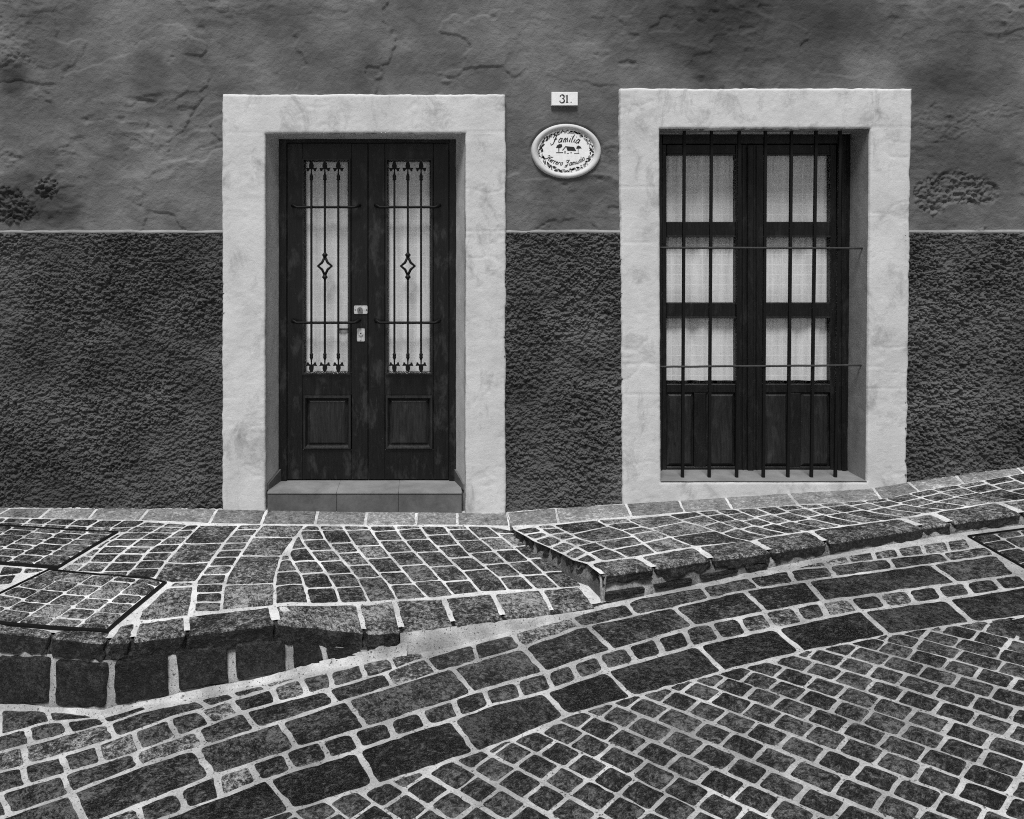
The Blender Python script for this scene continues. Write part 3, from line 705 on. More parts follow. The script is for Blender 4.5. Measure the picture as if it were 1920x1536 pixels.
strip_x = [(2125, 2165), (2290, 2330), (2470, 2515), (2640, 2690)]
L_T = [(1487, 1065), (1537, 1053), (1587, 1042), (1678, 1027), (1770, 1015), (1812, 1009)]
sm_ = dict(gap=.0085, r=.014, jit=.004); S = M['stone_street']; DK = M['stone_dark']
mix = lambda r: S if r.random() < .8 else M['stone_walk']
strip('street_slab', L_A, L_B, [(-200, -160), (-40, -10), (133, 163), (367, 400), (525, 557), (650, 687), (847, 887), (980, 1023), (1102, 1150), (1262, 1303), (1395, 1437), (1512, 1545), (1745, 1795), (1870, 1907)], 0, zs, lambda r: S if r.random() < .7 else DK, street, R, gap=.0085, r=.014, jit=.004)
strip('street_slab', L_C, L_D, [(120, 160), (303, 340), (500, 547), (670, 707), (847, 893), (1020, 1063), (1137, 1187), (1307, 1357), (1453, 1507), (1616, 1666), (1774, 1824), (1990, 2040), (2170, 2220), (2330, 2385), (2520, 2575), (2700, 2760)], 0, zs, DK, street, R, gap=.0085, r=.016, jit=.004)
strip('street_sett', L_B, L_C, [(120, 130), (190, 200), (257, 270), (333, 350), (405, 413), (470, 487), (533, 550), (600, 617), (660, 677), (727, 740), (787, 803), (850, 863), (907, 920), (967, 980), (1023, 1037), (1070, 1087), (1120, 1137), (1174, 1195), (1228, 1245), (1282, 1299), (1332, 1353), (1382, 1403), (1432, 1453), (1487, 1507), (1537, 1553), (1591, 1612), (1645, 1666), (1699, 1716), (1753, 1770), (1807, 1824), (1862, 1882), (1912, 1934), (1970, 1990)]+[(2024+56*q, 2046+56*q) for q in range(13)], 0, zs, mix, street, R, gap=.0095, r=.018, jit=.003)
strip('street_sett', L_1, L_A, [(-110, -90), (0, 18), (117, 133), (250, 262), (370, 385), (457, 482), (613, 633), (723, 737), (797, 820), (888, 895), (960, 980), (1070, 1091), (1175, 1193), (1316, 1332), (1403, 1424), (1478, 1491), (1553, 1566), (1666, 1678), (1766, 1782), (1850, 1866)], 0, zs, mix, street, R, **sm_)
strip('street_sett', L_2, L_1, [(-110, -100), (-36, -28), (42, 52), (115, 128), (183, 193), (250, 263), (317, 333), (373, 397), (430, 450), (510, 520), (563, 577), (617, 623), (677, 687), (730, 740), (790, 800)], 0, zs, mix, street, R, **sm_)
strip('street_sett', L_3, L_2, [(-110, -100), (43, 50), (203, 217), (370, 393), (430, 443), (493, 503), (556, 560)], 0, zs, mix, street, R, **sm_)
strip('street_sett', L_4, L_3, [(-110, -95), (-30, -20), (50, 57), (120, 133), (187, 200), (272, 280)], 0, zs, mix, street, R, **sm_)
strip('street_sett', L_5, L_4, [(-110, -100), (0, 0), (88, 96), (165, 185)], 0, zs, mix, street, R, **sm_)
strip('street_slab', L_A, L_B, strip_x, 0, zs, S, street, R, gap=.0085, r=.014, jit=.004)
strip('street_sett', L_1, L_A, [(2080+95*q, 2108+95*q) for q in range(7)], 0, zs, mix, street, R, **sm_)
strip('street_sett', L_T, L_1, [(1490, 1496), (1545, 1553), (1587, 1595), (1635, 1641), (1680, 1689), (1728, 1735), (1774, 1782), (1812, 1822)], 0, zs, M['stone_walk'], street, R, gap=.007, r=.012)

# ------------------------------------------------------------------ diagonal cobbles
def W2(px, py): return np.array(unproj(px, py, zs)[:2])
u_dir = W2(1416, 1471)-W2(1181, 1373); u_dir /= np.linalg.norm(u_dir)
v_dir = W2(1442-30, 1399+30)-W2(1442, 1399); v_dir /= np.linalg.norm(v_dir)
O = W2(1442, 1399)
pu, pv = .104, .095
LDw = [W2(x, y) for x, y in L_D]
def clip_half(poly, a, b):
    """keep the side of line a-b with larger t"""
    d = b-a; nrm = np.array([-d[1], d[0]]); nrm = nrm if nrm[1] > 0 else -nrm; out = []
    for i in range(len(poly)):
        p, q = np.array(poly[i]), np.array(poly[(i+1) % len(poly)]); fp, fq = np.dot(p-a, nrm), np.dot(q-a, nrm)
        if fp >= 0: out.append(tuple(p))
        if fp*fq < 0: out.append(tuple(p+(q-p)*fp/(fp-fq)))
    return out
cobs = []; rest = MB()
for j in range(-50, 58):
    ph = (j % 2)*.5+R.uniform(-.16, .16); k = -58+ph
    bow = .005*math.sin(j*.9)
    while k < 58:
        ln = R.uniform(.93, 1.09) if R.random() < .93 else 1.25
        def P(a, b):
            w = O+u_dir*(a*pu)+v_dir*((b)*pv+bow+.010*math.sin(a*.35+j*.2)); return w
        pl = [P(k, j), P(k+ln, j), P(k+ln+R.uniform(-.04, .04), j+1), P(k+R.uniform(-.04, .04), j+1)]
        k += ln
        c = sum(pl)/4
        if not (-6.5 < c[0] < 7.5 and .2 < c[1] < 6.2): continue
        px, py = proj(c[0], min(c[1], 4.2), float(zs(c[0], 0)))
        # band boundary
        xs_ = [w[0] for w in LDw]
        i = int(np.clip(np.searchsorted(xs_, c[0])-1, 0, len(LDw)-2))
        pl = clip_half([tuple(p) for p in pl], LDw[i], LDw[i+1])
        if len(pl) < 3: continue
        for m_ in (i-1, i+1):
            if 0 <= m_ < len(LDw)-1 and len(pl) >= 3: pl = clip_half(pl, LDw[m_], LDw[m_+1])
        if len(pl) < 3: continue
        A = abs(sum(pl[q][0]*pl[(q+1) % len(pl)][1]-pl[(q+1) % len(pl)][0]*pl[q][1] for q in range(len(pl))))/2
        if A < .0012: continue
        if c[1] < 4.2 and -25 < px < 1945 and py < 1565: cobs.append((A*py, pl))
        elif c[0] > -1.2 or py > 1565: 
            if px > -2500: stone('c', pl, zs, None, None, R, gap=.0058, r=.015, jit=.003, acc=rest)
cobs.sort(key=lambda a: -a[0])
for i, (_, pl) in enumerate(cobs):
    stone('cobblestone', pl, zs, M['stone_cobble'], street, R, gap=.0050, r=.008, jit=.003, crown=.006, acc=(rest if i >= 300 else None))
o = rest.build('cobblestone', M['stone_cobble'], street); o['kind'] = 'stuff'
stone('street_slab', [W2(*p) for p in [(1845, 1168), (1930, 1155), (2010, 1145), (2010, 1230), (1925, 1200)]], zs, DK, street, R, gap=.008, proud=.003)
# paving that carries on beyond the picture's sides
def outside(zf, x0, x1, tmax, test, parent, mat, name):
    acc = MB(); X = x0
    while X < x1:
        w = R.uniform(.10, .17); t = .02
        while t < tmax(X)-.115:
            h = R.uniform(.08, .12) if t > .05 else .18
            if t+h > tmax(X)-.12: h = tmax(X)-.09-t
            pl = [(X, t), (X+w, t), (X+w, t+h), (X, t+h)]
            if all(test(proj(a, b, float(zf(a, b)))) for a, b in pl): stone('p', pl, zf, None, None, R, acc=acc)
            t += h
        X += w
    o = acc.build(name, mat, parent); o['kind'] = 'stuff'
leftlim = lambda y: np.interp(y, [950, 972, 976, 983, 990, 1044, 1050, 1075, 1110, 1155, 1170, 1190], [-165, -195, -95, -95, -85, -190, -112, -118, -62, -97, -128, -138])
outside(zA, -6.5, -1.6, lambda X: ka(X)+.09, lambda p: p[0] < leftlim(p[1]), sidewalk, M['stone_walk'], 'paving_stone')
outside(zB, 3.0, 7.0, lambda X: kb(X)+.09, lambda p: p[0] > np.interp(p[1], [860, 900, 935, 960], [2032, 2030, 2075, 2012]), raised, M['stone_walk'], 'paving_stone')
acc = MB()
for iy in range(60):
    t = .5+iy*.125
    X = -6.5+R.uniform(0, .2)
    while X < -1.2:
        w = R.uniform(.14, .3); pl = [(X, t), (X+w, t), (X+w, t+.125), (X, t+.125)]
        pp = [proj(a, min(b, 4.2), float(zs(a, b))) for a, b in pl]
        if t > ka(X)+.02 and t < 5 and all(q[0] < -112 for q in pp): stone('p', pl, zs, None, None, R, gap=.008, acc=acc)
        X += w
o = acc.build('street_sett', M['stone_street'], street); o['kind'] = 'stuff'

# ================================================================== HOUSE
house = empty('house', (0, 0, 0))
tag(house, 'old town house facade with dark painted plaster, rough dado and white stone surrounds', 'house')
ZL = ZC-(437-HY)/SC                      # top of the roughcast dado
X0, X1 = -3.0, 4.15
# --- plaster
YS = -.042                                # front plane of the white surrounds
DSX = (wallxz(417, 0, YS)[0], wallxz(948, 0, YS)[0]); DST = wallxz(0, 177, YS)[1]
WSX = (wallxz(1165, 0, YS)[0], wallxz(1705, 0, YS)[0]); WST = wallxz(0, 166, YS)[1]
def crumbs(x, y, seed):
    """rounded crumbs with sharp creases: distance to the nearest jittered seed, random height per crumb"""
    ix = np.floor(x); iy = np.floor(y); best = np.full(x.shape, -9.0)
    for a in (-1, 0, 1):
        for b in (-1, 0, 1):
            cx, cy = ix+a, iy+b
            d2 = (x-cx-_h(cx, cy, seed))**2+(y-cy-_h(cx, cy, seed+1))**2
            best = np.maximum(best, .35+.65*_h(cx, cy, seed+2)-d2*.9)
    return best
def rc(X, Z, seed=40):
    wx_ = X+.006*(vn(X*60, Z*60, seed+9)-.5); wz_ = Z+.006*(vn(X*60+5, Z*60, seed+8)-.5)
    a = crumbs(wx_/.0150, wz_/.0115, seed); b = crumbs(wx_/.0085, wz_/.0075, seed+20); c = fbm(X*5, Z*5, seed+5, 3); d = sm(.3, .7, fbm(X*3+1, Z*3, seed+6, 3))
    e = crumbs(wx_/.027+3, wz_/.019, seed+40); f = fbm(X*48, Z*62, seed+60, 4); k = sm(.35, .65, fbm(X*14, Z*18, seed+70, 2))
    return (.014*a*k+.012*e*(1-k)+.0095*b+.028*(f-.35))*(.75+.55*d)+.008*(c-.5)
def blob(X, Z, px, py, rx, ry, seed, rough=.5):
    x, z = wallxz(px, py); q = np.hypot((X-x)/(rx/SC), (Z-z)/(ry/SC))+rough*(fbm(X*9, Z*9, seed, 4)-.5)*2
    return 1-sm(.82, 1.0, q)
def plaster_h(X, Z):
    wx = X+.10*(fbm(X*2.3, Z*2.3, 21)-.5); wz = Z+.16*(fbm(X*1.7+3, Z*1.7, 22)-.5)
    und = .018*(fbm(wx*1.1, wz*1.4, 1, 3)-.5)
    rid = 1-np.abs(2*fbm(wx*2.6, wz*4.6, 4, 3)-1); mask = sm(.42, .62, fbm(X*1.6, Z*1.8, 9, 3))
    rid2 = 1-np.abs(2*fbm(wx*5.5+8, wz*9+3, 14, 3)-1)
    step = sm(.492, .508, fbm(wx*1.9+5, wz*3.1, 33, 5))*.0075+sm(.494, .506, fbm(wx*3.3+1, wz*5.2+7, 35, 5))*.0055*mask
    trowel = .0016*(fbm(wx*5+wz*14, wz*10-wx*3, 27, 3)-.5)
    fine = .0034*(fbm(X*42, Z*42, 6, 3)-.5)+.0035*(fbm(wx*11, wz*13, 36, 3)-.5)
    h = und+.0075*(rid**6)*mask+.003*(rid2**7)*mask+step*(.3+.7*sm(.4, .6, fbm(X*1.3+2, Z*1.5, 29, 3)))+trowel*1.6+fine*1.2
    pits = sm(.80, .90, vn(X*16, Z*16, 51))*mask
    h = h-.006*pits
    return h
PATCH = [(18, 388, 68, 36, 61, .45), (1748, 364, 38, 38, 62, .25), (1800, 354, 62, 37, 63, .28), (1840, 361, 34, 23, 66, .25), (1840, 431, 22, 6, 64, .5), (88, 352, 26, 18, 65, .6)]
ROUGHS = [(20, 65, 62, 62, 71, .6), (1760, 235, 70, 34, 72, .8), (15, 292, 28, 16, 73, .6), (1880, 208, 60, 12, 74, .6)]
def plaster_y(X, Z):
    h = plaster_h(X, Z); pm = np.zeros_like(X)
    for p in PATCH: pm = np.maximum(pm, blob(X, Z, *p))
    h = h*(1-pm)+pm*(-.017+1.3*rc(X, Z, 80))
    rm = np.zeros_like(X)
    for p in ROUGHS: rm = np.maximum(rm, blob(X, Z, *p))
    h = h+rm*(.40*rc(X, Z, 90)-.004)
    x, z = wallxz(1061, 284); q = np.hypot((X-x)/(64/SC), (Z-z)/(50/SC))
    h = h*(1-(1-sm(.9, 1.25, q))*.6)-.016*(1-sm(1.02, 1.09, q+.04*(vn(X*20, Z*20, 7)-.5)))*sm(-.4, .5, (Z-z)/(50/SC))
    return -h
def plaster_stain(X, Z):
    s = np.ones_like(X)
    def spot(px, py, rx, ry, k, seed=3, rough=.7):
        x, z = wallxz(px, py); q = np.hypot((X-x)/(rx/SC), (Z-z)/(ry/SC))+rough*(fbm(X*4, Z*4, seed, 5)-.5)*2
        return 1-k*(1-sm(.35, 1.1, q))
    for a in ((28, 150, 42, 46, .55), (280, 140, 45, 55, .35), (1440, 40, 340, 140, .5, 5, .45), (1820, 150, 120, 60, .3, 8), (1800, 290, 130, 60, .22, 9), (100, 395, 60, 50, .5, 6), (760, 120, 120, 22, .25, 7), (400, 45, 70, 20, .3, 11), (35, 200, 70, 50, .25, 12), (30, 345, 50, 20, .4, 13), (1870, 350, 70, 80, .25, 15), (1790, 420, 80, 22, .2, 18)):
        s *= spot(*a)
    # sooty film on the upper right, worn lighter lower left
    s *= 1-.16*sm(.35, .65, fbm(X*.7, Z*.8, 17, 4))
    s *= 1+1.0*(fbm(X*2.2, Z*2.6, 19, 5)-.5)+.5*(fbm(X*9, Z*11, 20, 4)-.5)
    for p in PATCH[:1]: s = s*(1-.5*blob(X, Z, *p))
    return np.clip(s, .2, 1.5)
def keep_plaster(x, z):
    inD = (x > DSX[0]+.012) & (x < DSX[1]-.012) & (z < DST-.012); inW = (x > WSX[0]+.02) & (x < WSX[1]-.03) & (z < WST-.012)
    return ~(inD | inW)
wall = grid_mesh('plaster_wall', np.arange(X0, X1, .0072), np.arange(ZL-.012, 3.32, .0072), plaster_y, M['plaster'], house, keep_plaster, plaster_stain)
# plain wall beyond the picture
for (xa, xb, za, zb, q) in ((-7.5, -4.6, ZL-.012, 3.32, .04), (-4.6, X0, ZL-.012, 3.32, .012), (X1, 5.6, ZL-.012, 3.32, .012), (5.6, 8.5, ZL-.012, 3.32, .04), (-7.5, 8.5, 3.32, 5.2, .025)):
    grid_mesh('plaster_wall', np.append(np.arange(xa, xb-q*.3, q), xb), np.append(np.arange(za, zb-q*.3, q), zb), lambda X, Z: -plaster_h(X, Z), M['plaster'], house, None, lambda X, Z: np.clip((1-.16*sm(.35, .65, fbm(X*.7, Z*.8, 17, 4)))*(1+1.0*(fbm(X*2.2, Z*2.6, 19, 5)-.5)+.5*(fbm(X*9, Z*11, 20, 4)-.5)), .2, 1.5))
# --- roughcast dado, three lengths, each with its ledge
def dado(xa, xb, step, zlow):
    zlo = zlow
    def yf(X, Z):
        top = sm(ZL-.004, ZL+.012, Z+.006*(vn(X*18, X*0, 3)-.5)); h = .008+rc(X, Z)
        h = h*(1-top)+.010*(top)
        h = np.where(Z > ZL+.011, -.02, h)
        return -h
    def st(X, Z): return np.clip(1+.5*(fbm(X*1.8, Z*1.8, 44, 5)-.5)-.22*sm(.5, .7, fbm(X*1.3+4, Z*2.2, 46, 4)), .4, 1.4)
    grid_mesh('roughcast_dado', np.append(np.arange(xa, xb, step), xb), np.append(np.arange(zlo, ZL+.002, step), [ZL+.006, ZL+.012, ZL+.0125]), yf, M['roughcast'], house, None, st, smooth=step > .02)
    m = MB(); n = 60; sec = []
    for i in range(n+1):
        X = xa+(xb-xa)*i/n; w = .010*(float(fbm(np.array(X*6.), np.array(1.), 12, 3))-.5); h = .006*(float(vn(np.array(X*11.), np.array(2.), 4))-.5)
        sec.append([(X, .012, ZL+.022+h), (X, -.006, ZL+.018+h), (X, -.019+w*.6, ZL+.008+h), (X, -.020+w*.6, ZL-.002), (X, .012, ZL-.004)])
    k = 5; m.add([p for s_ in sec for p in s_], [(i*k+j, (i+1)*k+j, (i+1)*k+j+1, i*k+j+1) for i in range(n) for j in range(k-1)], True)
    m.build('dado_ledge', M['ledge'], house)
M['ledge'] = paint_mat('pale plaster ledge', .15, .29, 5, 120, .3)  # paler than the dado and the wall plaster beside it
dado(X0, DSX[0]+.012, .0046, -.12); dado(DSX[1]-.012, WSX[0]+.018, .0046, -.12); dado(WSX[1]-.03, X1, .0046, .05)
dado(-4.6, X0, .0068, -.12); dado(X1, 5.6, .0068, .05); dado(-7.5, -4.6, .02, -.12); dado(5.6, 8.5, .02, .05)

# --- white surrounds: front face with ragged edges, returns, and recess lining
JOINTS = [(417, 486, 248.5), (874, 948, 247), (417, 440, 745), (1163, 1238, 683), (1168, 1238, 739), (1632, 1706, 728), (1164, 1230, 350), (1632, 1709, 238), (900, 948, 433), (1166, 1215, 455)]
def joint(X, Z):
    g_ = X*0
    for a, b, y in JOINTS:
        xa, z = wallxz(a, y, YS); xb = wallxz(b, y, YS)[0]
        g_ = g_+.0020*(1-sm(.002, .008, np.abs(Z-z-.004*(fbm(X*12, X*0+y, 5, 2)-.5))))*sm(xa-.02, xa, X)*(1-sm(xb, xb+.02, X))
    return g_
def surround(name, outer, inner, slant, zbot_fun, parent, yf=-.042, bottom=None, depth=.17, splay=(0, 0), has_sill=False):
    """outer/inner = (x0,x1,ztop,zbottom) metres; slant(x,z)->dx"""
    ox0, ox1, oz1 = outer; ix0, ix1, iz1, iz0 = inner
    st = .009
    xs_ = np.unique(np.round(np.concatenate([np.linspace(ox0, ix0, max(6, int((ix0-ox0)/st))), np.linspace(ix0, ix1, int((ix1-ix0)/st)), np.linspace(ix1, ox1, int((ox1-ix1)/st))]), 5))
    zlo = -.1
    zz = np.concatenate([np.linspace(zlo, iz0, max(4, int((iz0-zlo)/st))), np.linspace(iz0, iz1, int((iz1-iz0)/st)), np.linspace(iz1, oz1, int((oz1-iz1)/st))]) if iz0 > zlo else np.concatenate([np.linspace(zlo, iz1, int((iz1-zlo)/st)), np.linspace(iz1, oz1, int((oz1-iz1)/st))])
    zz = np.unique(np.round(zz, 5))
    def yfun(X, Z):
        de = np.minimum(np.minimum(X-ox0, ox1-X), oz1-Z)
        di = np.maximum(np.maximum(ix0-X, X-ix1), np.maximum(Z-iz1, (iz0-Z)))
        e = np.minimum(de, np.where(di < 0, 0, di))
        edge = (1-sm(0, .009, e+.010*(fbm(X*14, Z*14, 61, 3)-.5)))*.005
        h = .003*(fbm(X*3, Z*3, 62, 3)-.5)+.0017*(fbm(X*22, Z*28, 63, 4)-.5)*(.4+1.2*sm(.45, .6, fbm(X*2.1, Z*2.4, 60, 2)))+.0012*(fbm(X*70, Z*70, 64, 2)-.5)
        crk = sm(.045, .0, np.abs(fbm(X*3.1, Z*5.3, 66, 4)-.5))*sm(.50, .62, fbm(X*2.3, Z*2.6, 67, 2))
        rid = (1-np.abs(2*fbm(X*4.1, Z*9, 68, 3)-1))**8*sm(.48, .6, fbm(X*1.9, Z*2.1, 69, 2))
        return yf-h+edge+.0022*crk-.0008*rid+joint(X, Z)
    def xy(X, Z):
        wob = .0065*(fbm(Z*9, X*2, 71, 3)-.5)*2+.0035*(vn(Z*60, X*3, 72)-.5)
        wz = .0055*(fbm(X*9, Z*2, 73, 3)-.5)*2+.004*(vn(X*55, Z*3, 74)-.5)
        eo = (1-sm(0, .03, X-ox0))+(1-sm(0, .03, ox1-X)); ei = (1-sm(0, .025, np.abs(X-ix0)))+(1-sm(0, .025, np.abs(X-ix1)))
        to = (1-sm(0, .03, oz1-Z))+(1-sm(0, .025, np.abs(Z-iz1)))*.8
        return X+wob*np.clip(eo+ei*.35, 0, 1)+slant(X, Z), Z+wz*np.clip(to, 0, 1)
    o = grid_mesh(name, xs_, zz, yfun, M['white'], parent, lambda x, z: ~((x > ix0) & (x < ix1) & (z < iz1) & (z > iz0)))
    # apply wobble
    me = o.data; co = np.empty(len(me.vertices)*3); me.vertices.foreach_get('co', co); co = co.reshape(-1, 3)
    nxx, nzz = xy(co[:, 0], co[:, 2]); co[:, 0] = nxx; co[:, 2] = nzz
    # returns: extrude boundary edges backwards
    import bmesh
    me.vertices.foreach_set('co', co.ravel()); me.update()
    bm = bmesh.new(); bm.from_mesh(me)
    be = [e for e in bm.edges if e.is_boundary]
    ret = bmesh.ops.extrude_edge_only(bm, edges=be); nv = [v for v in ret['geom'] if isinstance(v, bmesh.types.BMVert)]
    for v in nv: v.co.y += .06
    bmesh.ops.recalc_face_normals(bm, faces=bm.faces); bm.to_mesh(me); bm.free()
    me.polygons.foreach_set('use_smooth', [True]*len(me.polygons)); 
    return o
def reveal(name, ix0, ix1, iz1, zb, slant, depth, splay, parent, mat, bx=None):
    """lining of the opening: left, head and right faces as one uneven sheet"""
    n = 90; nd = 10; vs = []; path = []
    for i in range(n+1): path.append((ix0, zb+(iz1-zb)*i/n, 'l'))
    for i in range(1, 41): path.append((ix0+(ix1-ix0)*i/40, iz1, 't'))
    for i in range(1, n+1): path.append((ix1, iz1-(iz1-zb)*i/n, 'r'))
    for j in range(nd+1):
        k = j/nd; y = -.030+(depth+.080)*k
        for x, z, sd_ in path:
            mid = (ix0+ix1)/2; kk = min(1, max(0, y/depth))
            xx = x+(splay[0] if x < mid else -splay[1])*kk*min(1, abs(x-mid)/((ix1-ix0)/2)); zz = z-(.006*kk if z > iz1-.03 else 0)
            b = .006*(float(fbm(np.array(z*7+x*5), np.array(y*20.), 81, 3))-.5)+.0018*(float(vn(np.array((z+x)*60), np.array(y*60.), 82))-.5)
            if sd_ == 'l': xx += b
            elif sd_ == 'r': xx -= b
            else: zz -= b
            vs.append((xx+float(slant(x, z)), y, zz))
    m = len(path)
    me = bpy.data.meshes.new(name); me.from_pydata(vs, [], [(j*m+i, (j+1)*m+i, (j+1)*m+i+1, j*m+i+1) for j in range(nd) for i in range(m-1)])
    me.polygons.foreach_set('use_smooth', [True]*len(me.polygons)); return link(name, me, mat, parent)
noslant = lambda x, z: x*0
DI = (wallxz(497, 0, YS)[0], wallxz(873, 0, YS)[0], wallxz(0, 250, YS)[1])
surround('door_surround', (DSX[0], DSX[1], DST), (DI[0], DI[1], DI[2], -.5), noslant, None, house)
DD = .17; DSP = (wallxz(523, 0, DD)[0]-DI[0], DI[1]-wallxz(855, 0, DD)[0])
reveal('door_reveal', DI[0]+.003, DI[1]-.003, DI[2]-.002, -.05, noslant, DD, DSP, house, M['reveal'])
def wslant(x, z):                                # lens keystone built into the shape: right side leans in towards the ground
    k = (WST-z)/(WST-.1); return (.016*(1-np.clip((x-WSX[0])/(WSX[1]-WSX[0]), 0, 1))-.030*np.clip((x-WSX[0])/(WSX[1]-WSX[0]), 0, 1))*k
WSXo = (wallxz(1163, 0, YS)[0], wallxz(1709, 0, YS)[0])
WI = (wallxz(1236, 0, YS)[0], wallxz(1633, 0, YS)[0], wallxz(0, 241, YS)[1], wallxz(0, 904, YS)[1])
surround('window_surround', (WSXo[0], WSXo[1], WST), WI, wslant, None, house)
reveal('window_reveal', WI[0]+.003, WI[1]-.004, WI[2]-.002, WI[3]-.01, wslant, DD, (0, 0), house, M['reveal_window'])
# window sill slab inside the recess
m = MB(); n = 30; vs = []
for j in range(5):
    for i in range(n+1):
        x = WI[0]+(WI[1]-WI[0])*i/n; y = -.044+.29*j/4
        vs.append((x+float(wslant(x, WI[3])), y, WI[3]+.006+.004*(float(fbm(np.array(x*12), np.array(y*12.), 9, 3))-.5)))
m.add(vs, [(j*(n+1)+i, j*(n+1)+i+1, (j+1)*(n+1)+i+1, (j+1)*(n+1)+i) for j in range(4) for i in range(n)], True)
m.build('window_sill', M['sill'], house)
# dark rooms behind the openings
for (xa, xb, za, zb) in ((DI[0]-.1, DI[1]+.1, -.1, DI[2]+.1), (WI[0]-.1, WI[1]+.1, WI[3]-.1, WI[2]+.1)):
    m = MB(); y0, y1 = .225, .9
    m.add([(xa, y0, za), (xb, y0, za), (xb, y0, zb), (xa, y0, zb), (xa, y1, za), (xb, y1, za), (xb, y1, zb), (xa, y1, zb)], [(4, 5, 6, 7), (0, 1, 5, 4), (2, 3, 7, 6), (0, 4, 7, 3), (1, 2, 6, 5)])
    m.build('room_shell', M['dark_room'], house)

# ------------------------------------------------------------------ door step
zst = wallxz(0, 923, -.042)[1]-.010
step = empty('door_step', ((DI[0]+DI[1])/2, 0, zst-.11), house); so = step.location.copy()
def local(o, ob): ob.location -= so; return ob
tr = [(DI[0]+.012, -.462), (-.458, -.145+.002), (-.141, DI[1]-.012)]
trx = [wallxz(p, 0, -.04)[0] for p in (501, 631, 747, 866)]
for a, b in zip(trx[:-1], trx[1:]):
    m = MB(); m.box(a+.0007, b-.0007, -.038, .0, zst-.125, zst-.004, .003); local(step, m.build('riser_tile', M['tile'], step))
    m = MB(); m.box(a+.0007, b-.0007, -.042, .23, zst-.003, zst+.010, .003); local(step, m.build('tread_tile', M['tread'], step))
m = MB(); m.box(trx[0]-.004, trx[-1]+.004, .0, .25, zst-.2, zst-.0035, .0); local(step, m.build('step_core', M['mortar_grey'], step))
for sgn, xx in ((1, DI[0]), (-1, DI[1])):
    m = MB(); a = xx+sgn*.003
    vs = [(a, -.004, zst+.011), (a+sgn*.010, -.004, zst+.011), (a+sgn*.058, .17, zst+.011), (a+sgn*.050, .17, zst+.011), (a, -.004, zst+.045), (a+sgn*.010, -.004, zst+.045), (a+sgn*.060, .17, zst+.09), (a+sgn*.050, .17, zst+.09)]
    m.add(vs, [(0, 1, 2, 3), (4, 5, 6, 7), (0, 1, 5, 4), (1, 2, 6, 5), (2, 3, 7, 6), (3, 0, 4, 7)]); local(step, m.build('skirting_tile', M['tile'], step))

# ------------------------------------------------------------------ double door
YD = DD                                            # door plane
def dx(px): return wallxz(px, 0, YD)[0]
def dz(py): return wallxz(0, py, YD)[1]
m = MB(); zb = zst+.011
m.box(dx(521), dx(538), YD-.010, YD+.06, zb, dz(258), .003); m.box(dx(842), dx(857), YD-.010, YD+.06, zb, dz(258), .003); m.box(dx(538)+.0005, dx(842)-.0005, YD-.008, YD+.06, dz(268), dz(254), .003)
m.build('door_frame', M['wood'], house)
def ring(m, x0, x1, z0, z1, w, y0, y1):
    """mitred moulding"""
    for (a, b, c, d) in (((x0, z0), (x1, z0), (x1-w, z0+w), (x0+w, z0+w)), ((x1, z0), (x1, z1), (x1-w, z1-w), (x1-w, z0+w)), ((x1, z1), (x0, z1), (x0+w, z1-w), (x1-w, z1-w)), ((x0, z1), (x0, z0), (x0+w, z0+w), (x0+w, z1-w))):
        mid = [((a[0]*.45+d[0]*.55), (a[1]*.45+d[1]*.55)), ((b[0]*.45+c[0]*.55), (b[1]*.45+c[1]*.55))]
        A, B_, C_, D_ = (a[0], y1, a[1]), (b[0], y1, b[1]), (c[0], y1, c[1]), (d[0], y1, d[1])
        E, F = (mid[0][0], y0, mid[0][1]), (mid[1][0], y0, mid[1][1])
        G = (a[0]*.85+d[0]*.15, y0+.001, a[1]*.85+d[1]*.15); H = (b[0]*.85+c[0]*.15, y0+.001, b[1]*.85+c[1]*.15)
        m.add([A, B_, H, G, F, E, C_, D_], [(0, 1, 2, 3), (3, 2, 4, 5), (5, 4, 6, 7)])
def raised_panel(m, x0, x1, z0, z1, yb, yf, w):
    vs = [(x0, yb, z0), (x1, yb, z0), (x1, yb, z1), (x0, yb, z1), (x0+w, yf, z0+w), (x1-w, yf, z0+w), (x1-w, yf, z1-w), (x0+w, yf, z1-w)]
    vs += [(x, yb+.012, z) for x, _, z in vs[:4]]
    m.add(vs, [(4, 5, 6, 7)]+[(i, (i+1) % 4, 4+(i+1) % 4, 4+i) for i in range(4)]+[(8+i, 8+(i+1) % 4, (i+1) % 4, i) for i in range(4)])
def finial(m, x, ztip, sg, y):
    """cast spear head: tip, two curled wings and a collar; sg=+1 points up"""
    k = 1/288.5
    def P(dxp, dzp): return (x+dxp*k, ztip-sg*dzp*k)
    def pr(pts, t=.006):
        q = [P(*p) for p in pts]; m.prism(q if sg > 0 else q[::-1], y-t, y+t)
    pr([(0, 0), (2.5, 2), (4.2, 7), (4.2, 11), (2.5, 14.5), (-2.5, 14.5), (-4.2, 11), (-4.2, 7), (-2.5, 2)])
    for s_ in (1, -1):
        w = [(1.2*s_, 12), (5*s_, 12.5), (10.5*s_, 12.2), (8.8*s_, 15.2), (8.2*s_, 18.8), (5.2*s_, 18.4), (4.4*s_, 15.8), (1.2*s_, 14.6)]
        pr(w if s_ > 0 else w[::-1], .005)
    m.tube([P(0, 14)[:1]+(y,)+P(0, 14)[1:], P(0, 22)[:1]+(y,)+P(0, 22)[1:], P(0, 26)[:1]+(y,)+P(0, 26)[1:]], [.004, .005, .0085], 8)
    m.tube([(x, y, P(0, z_)[1]) for z_ in (26, 27, 29, 32, 34, 35.5)], [.009, .012, .0105, .0105, .0125, .008], 8)
YB = YD-.048                                       # grille plane of the door
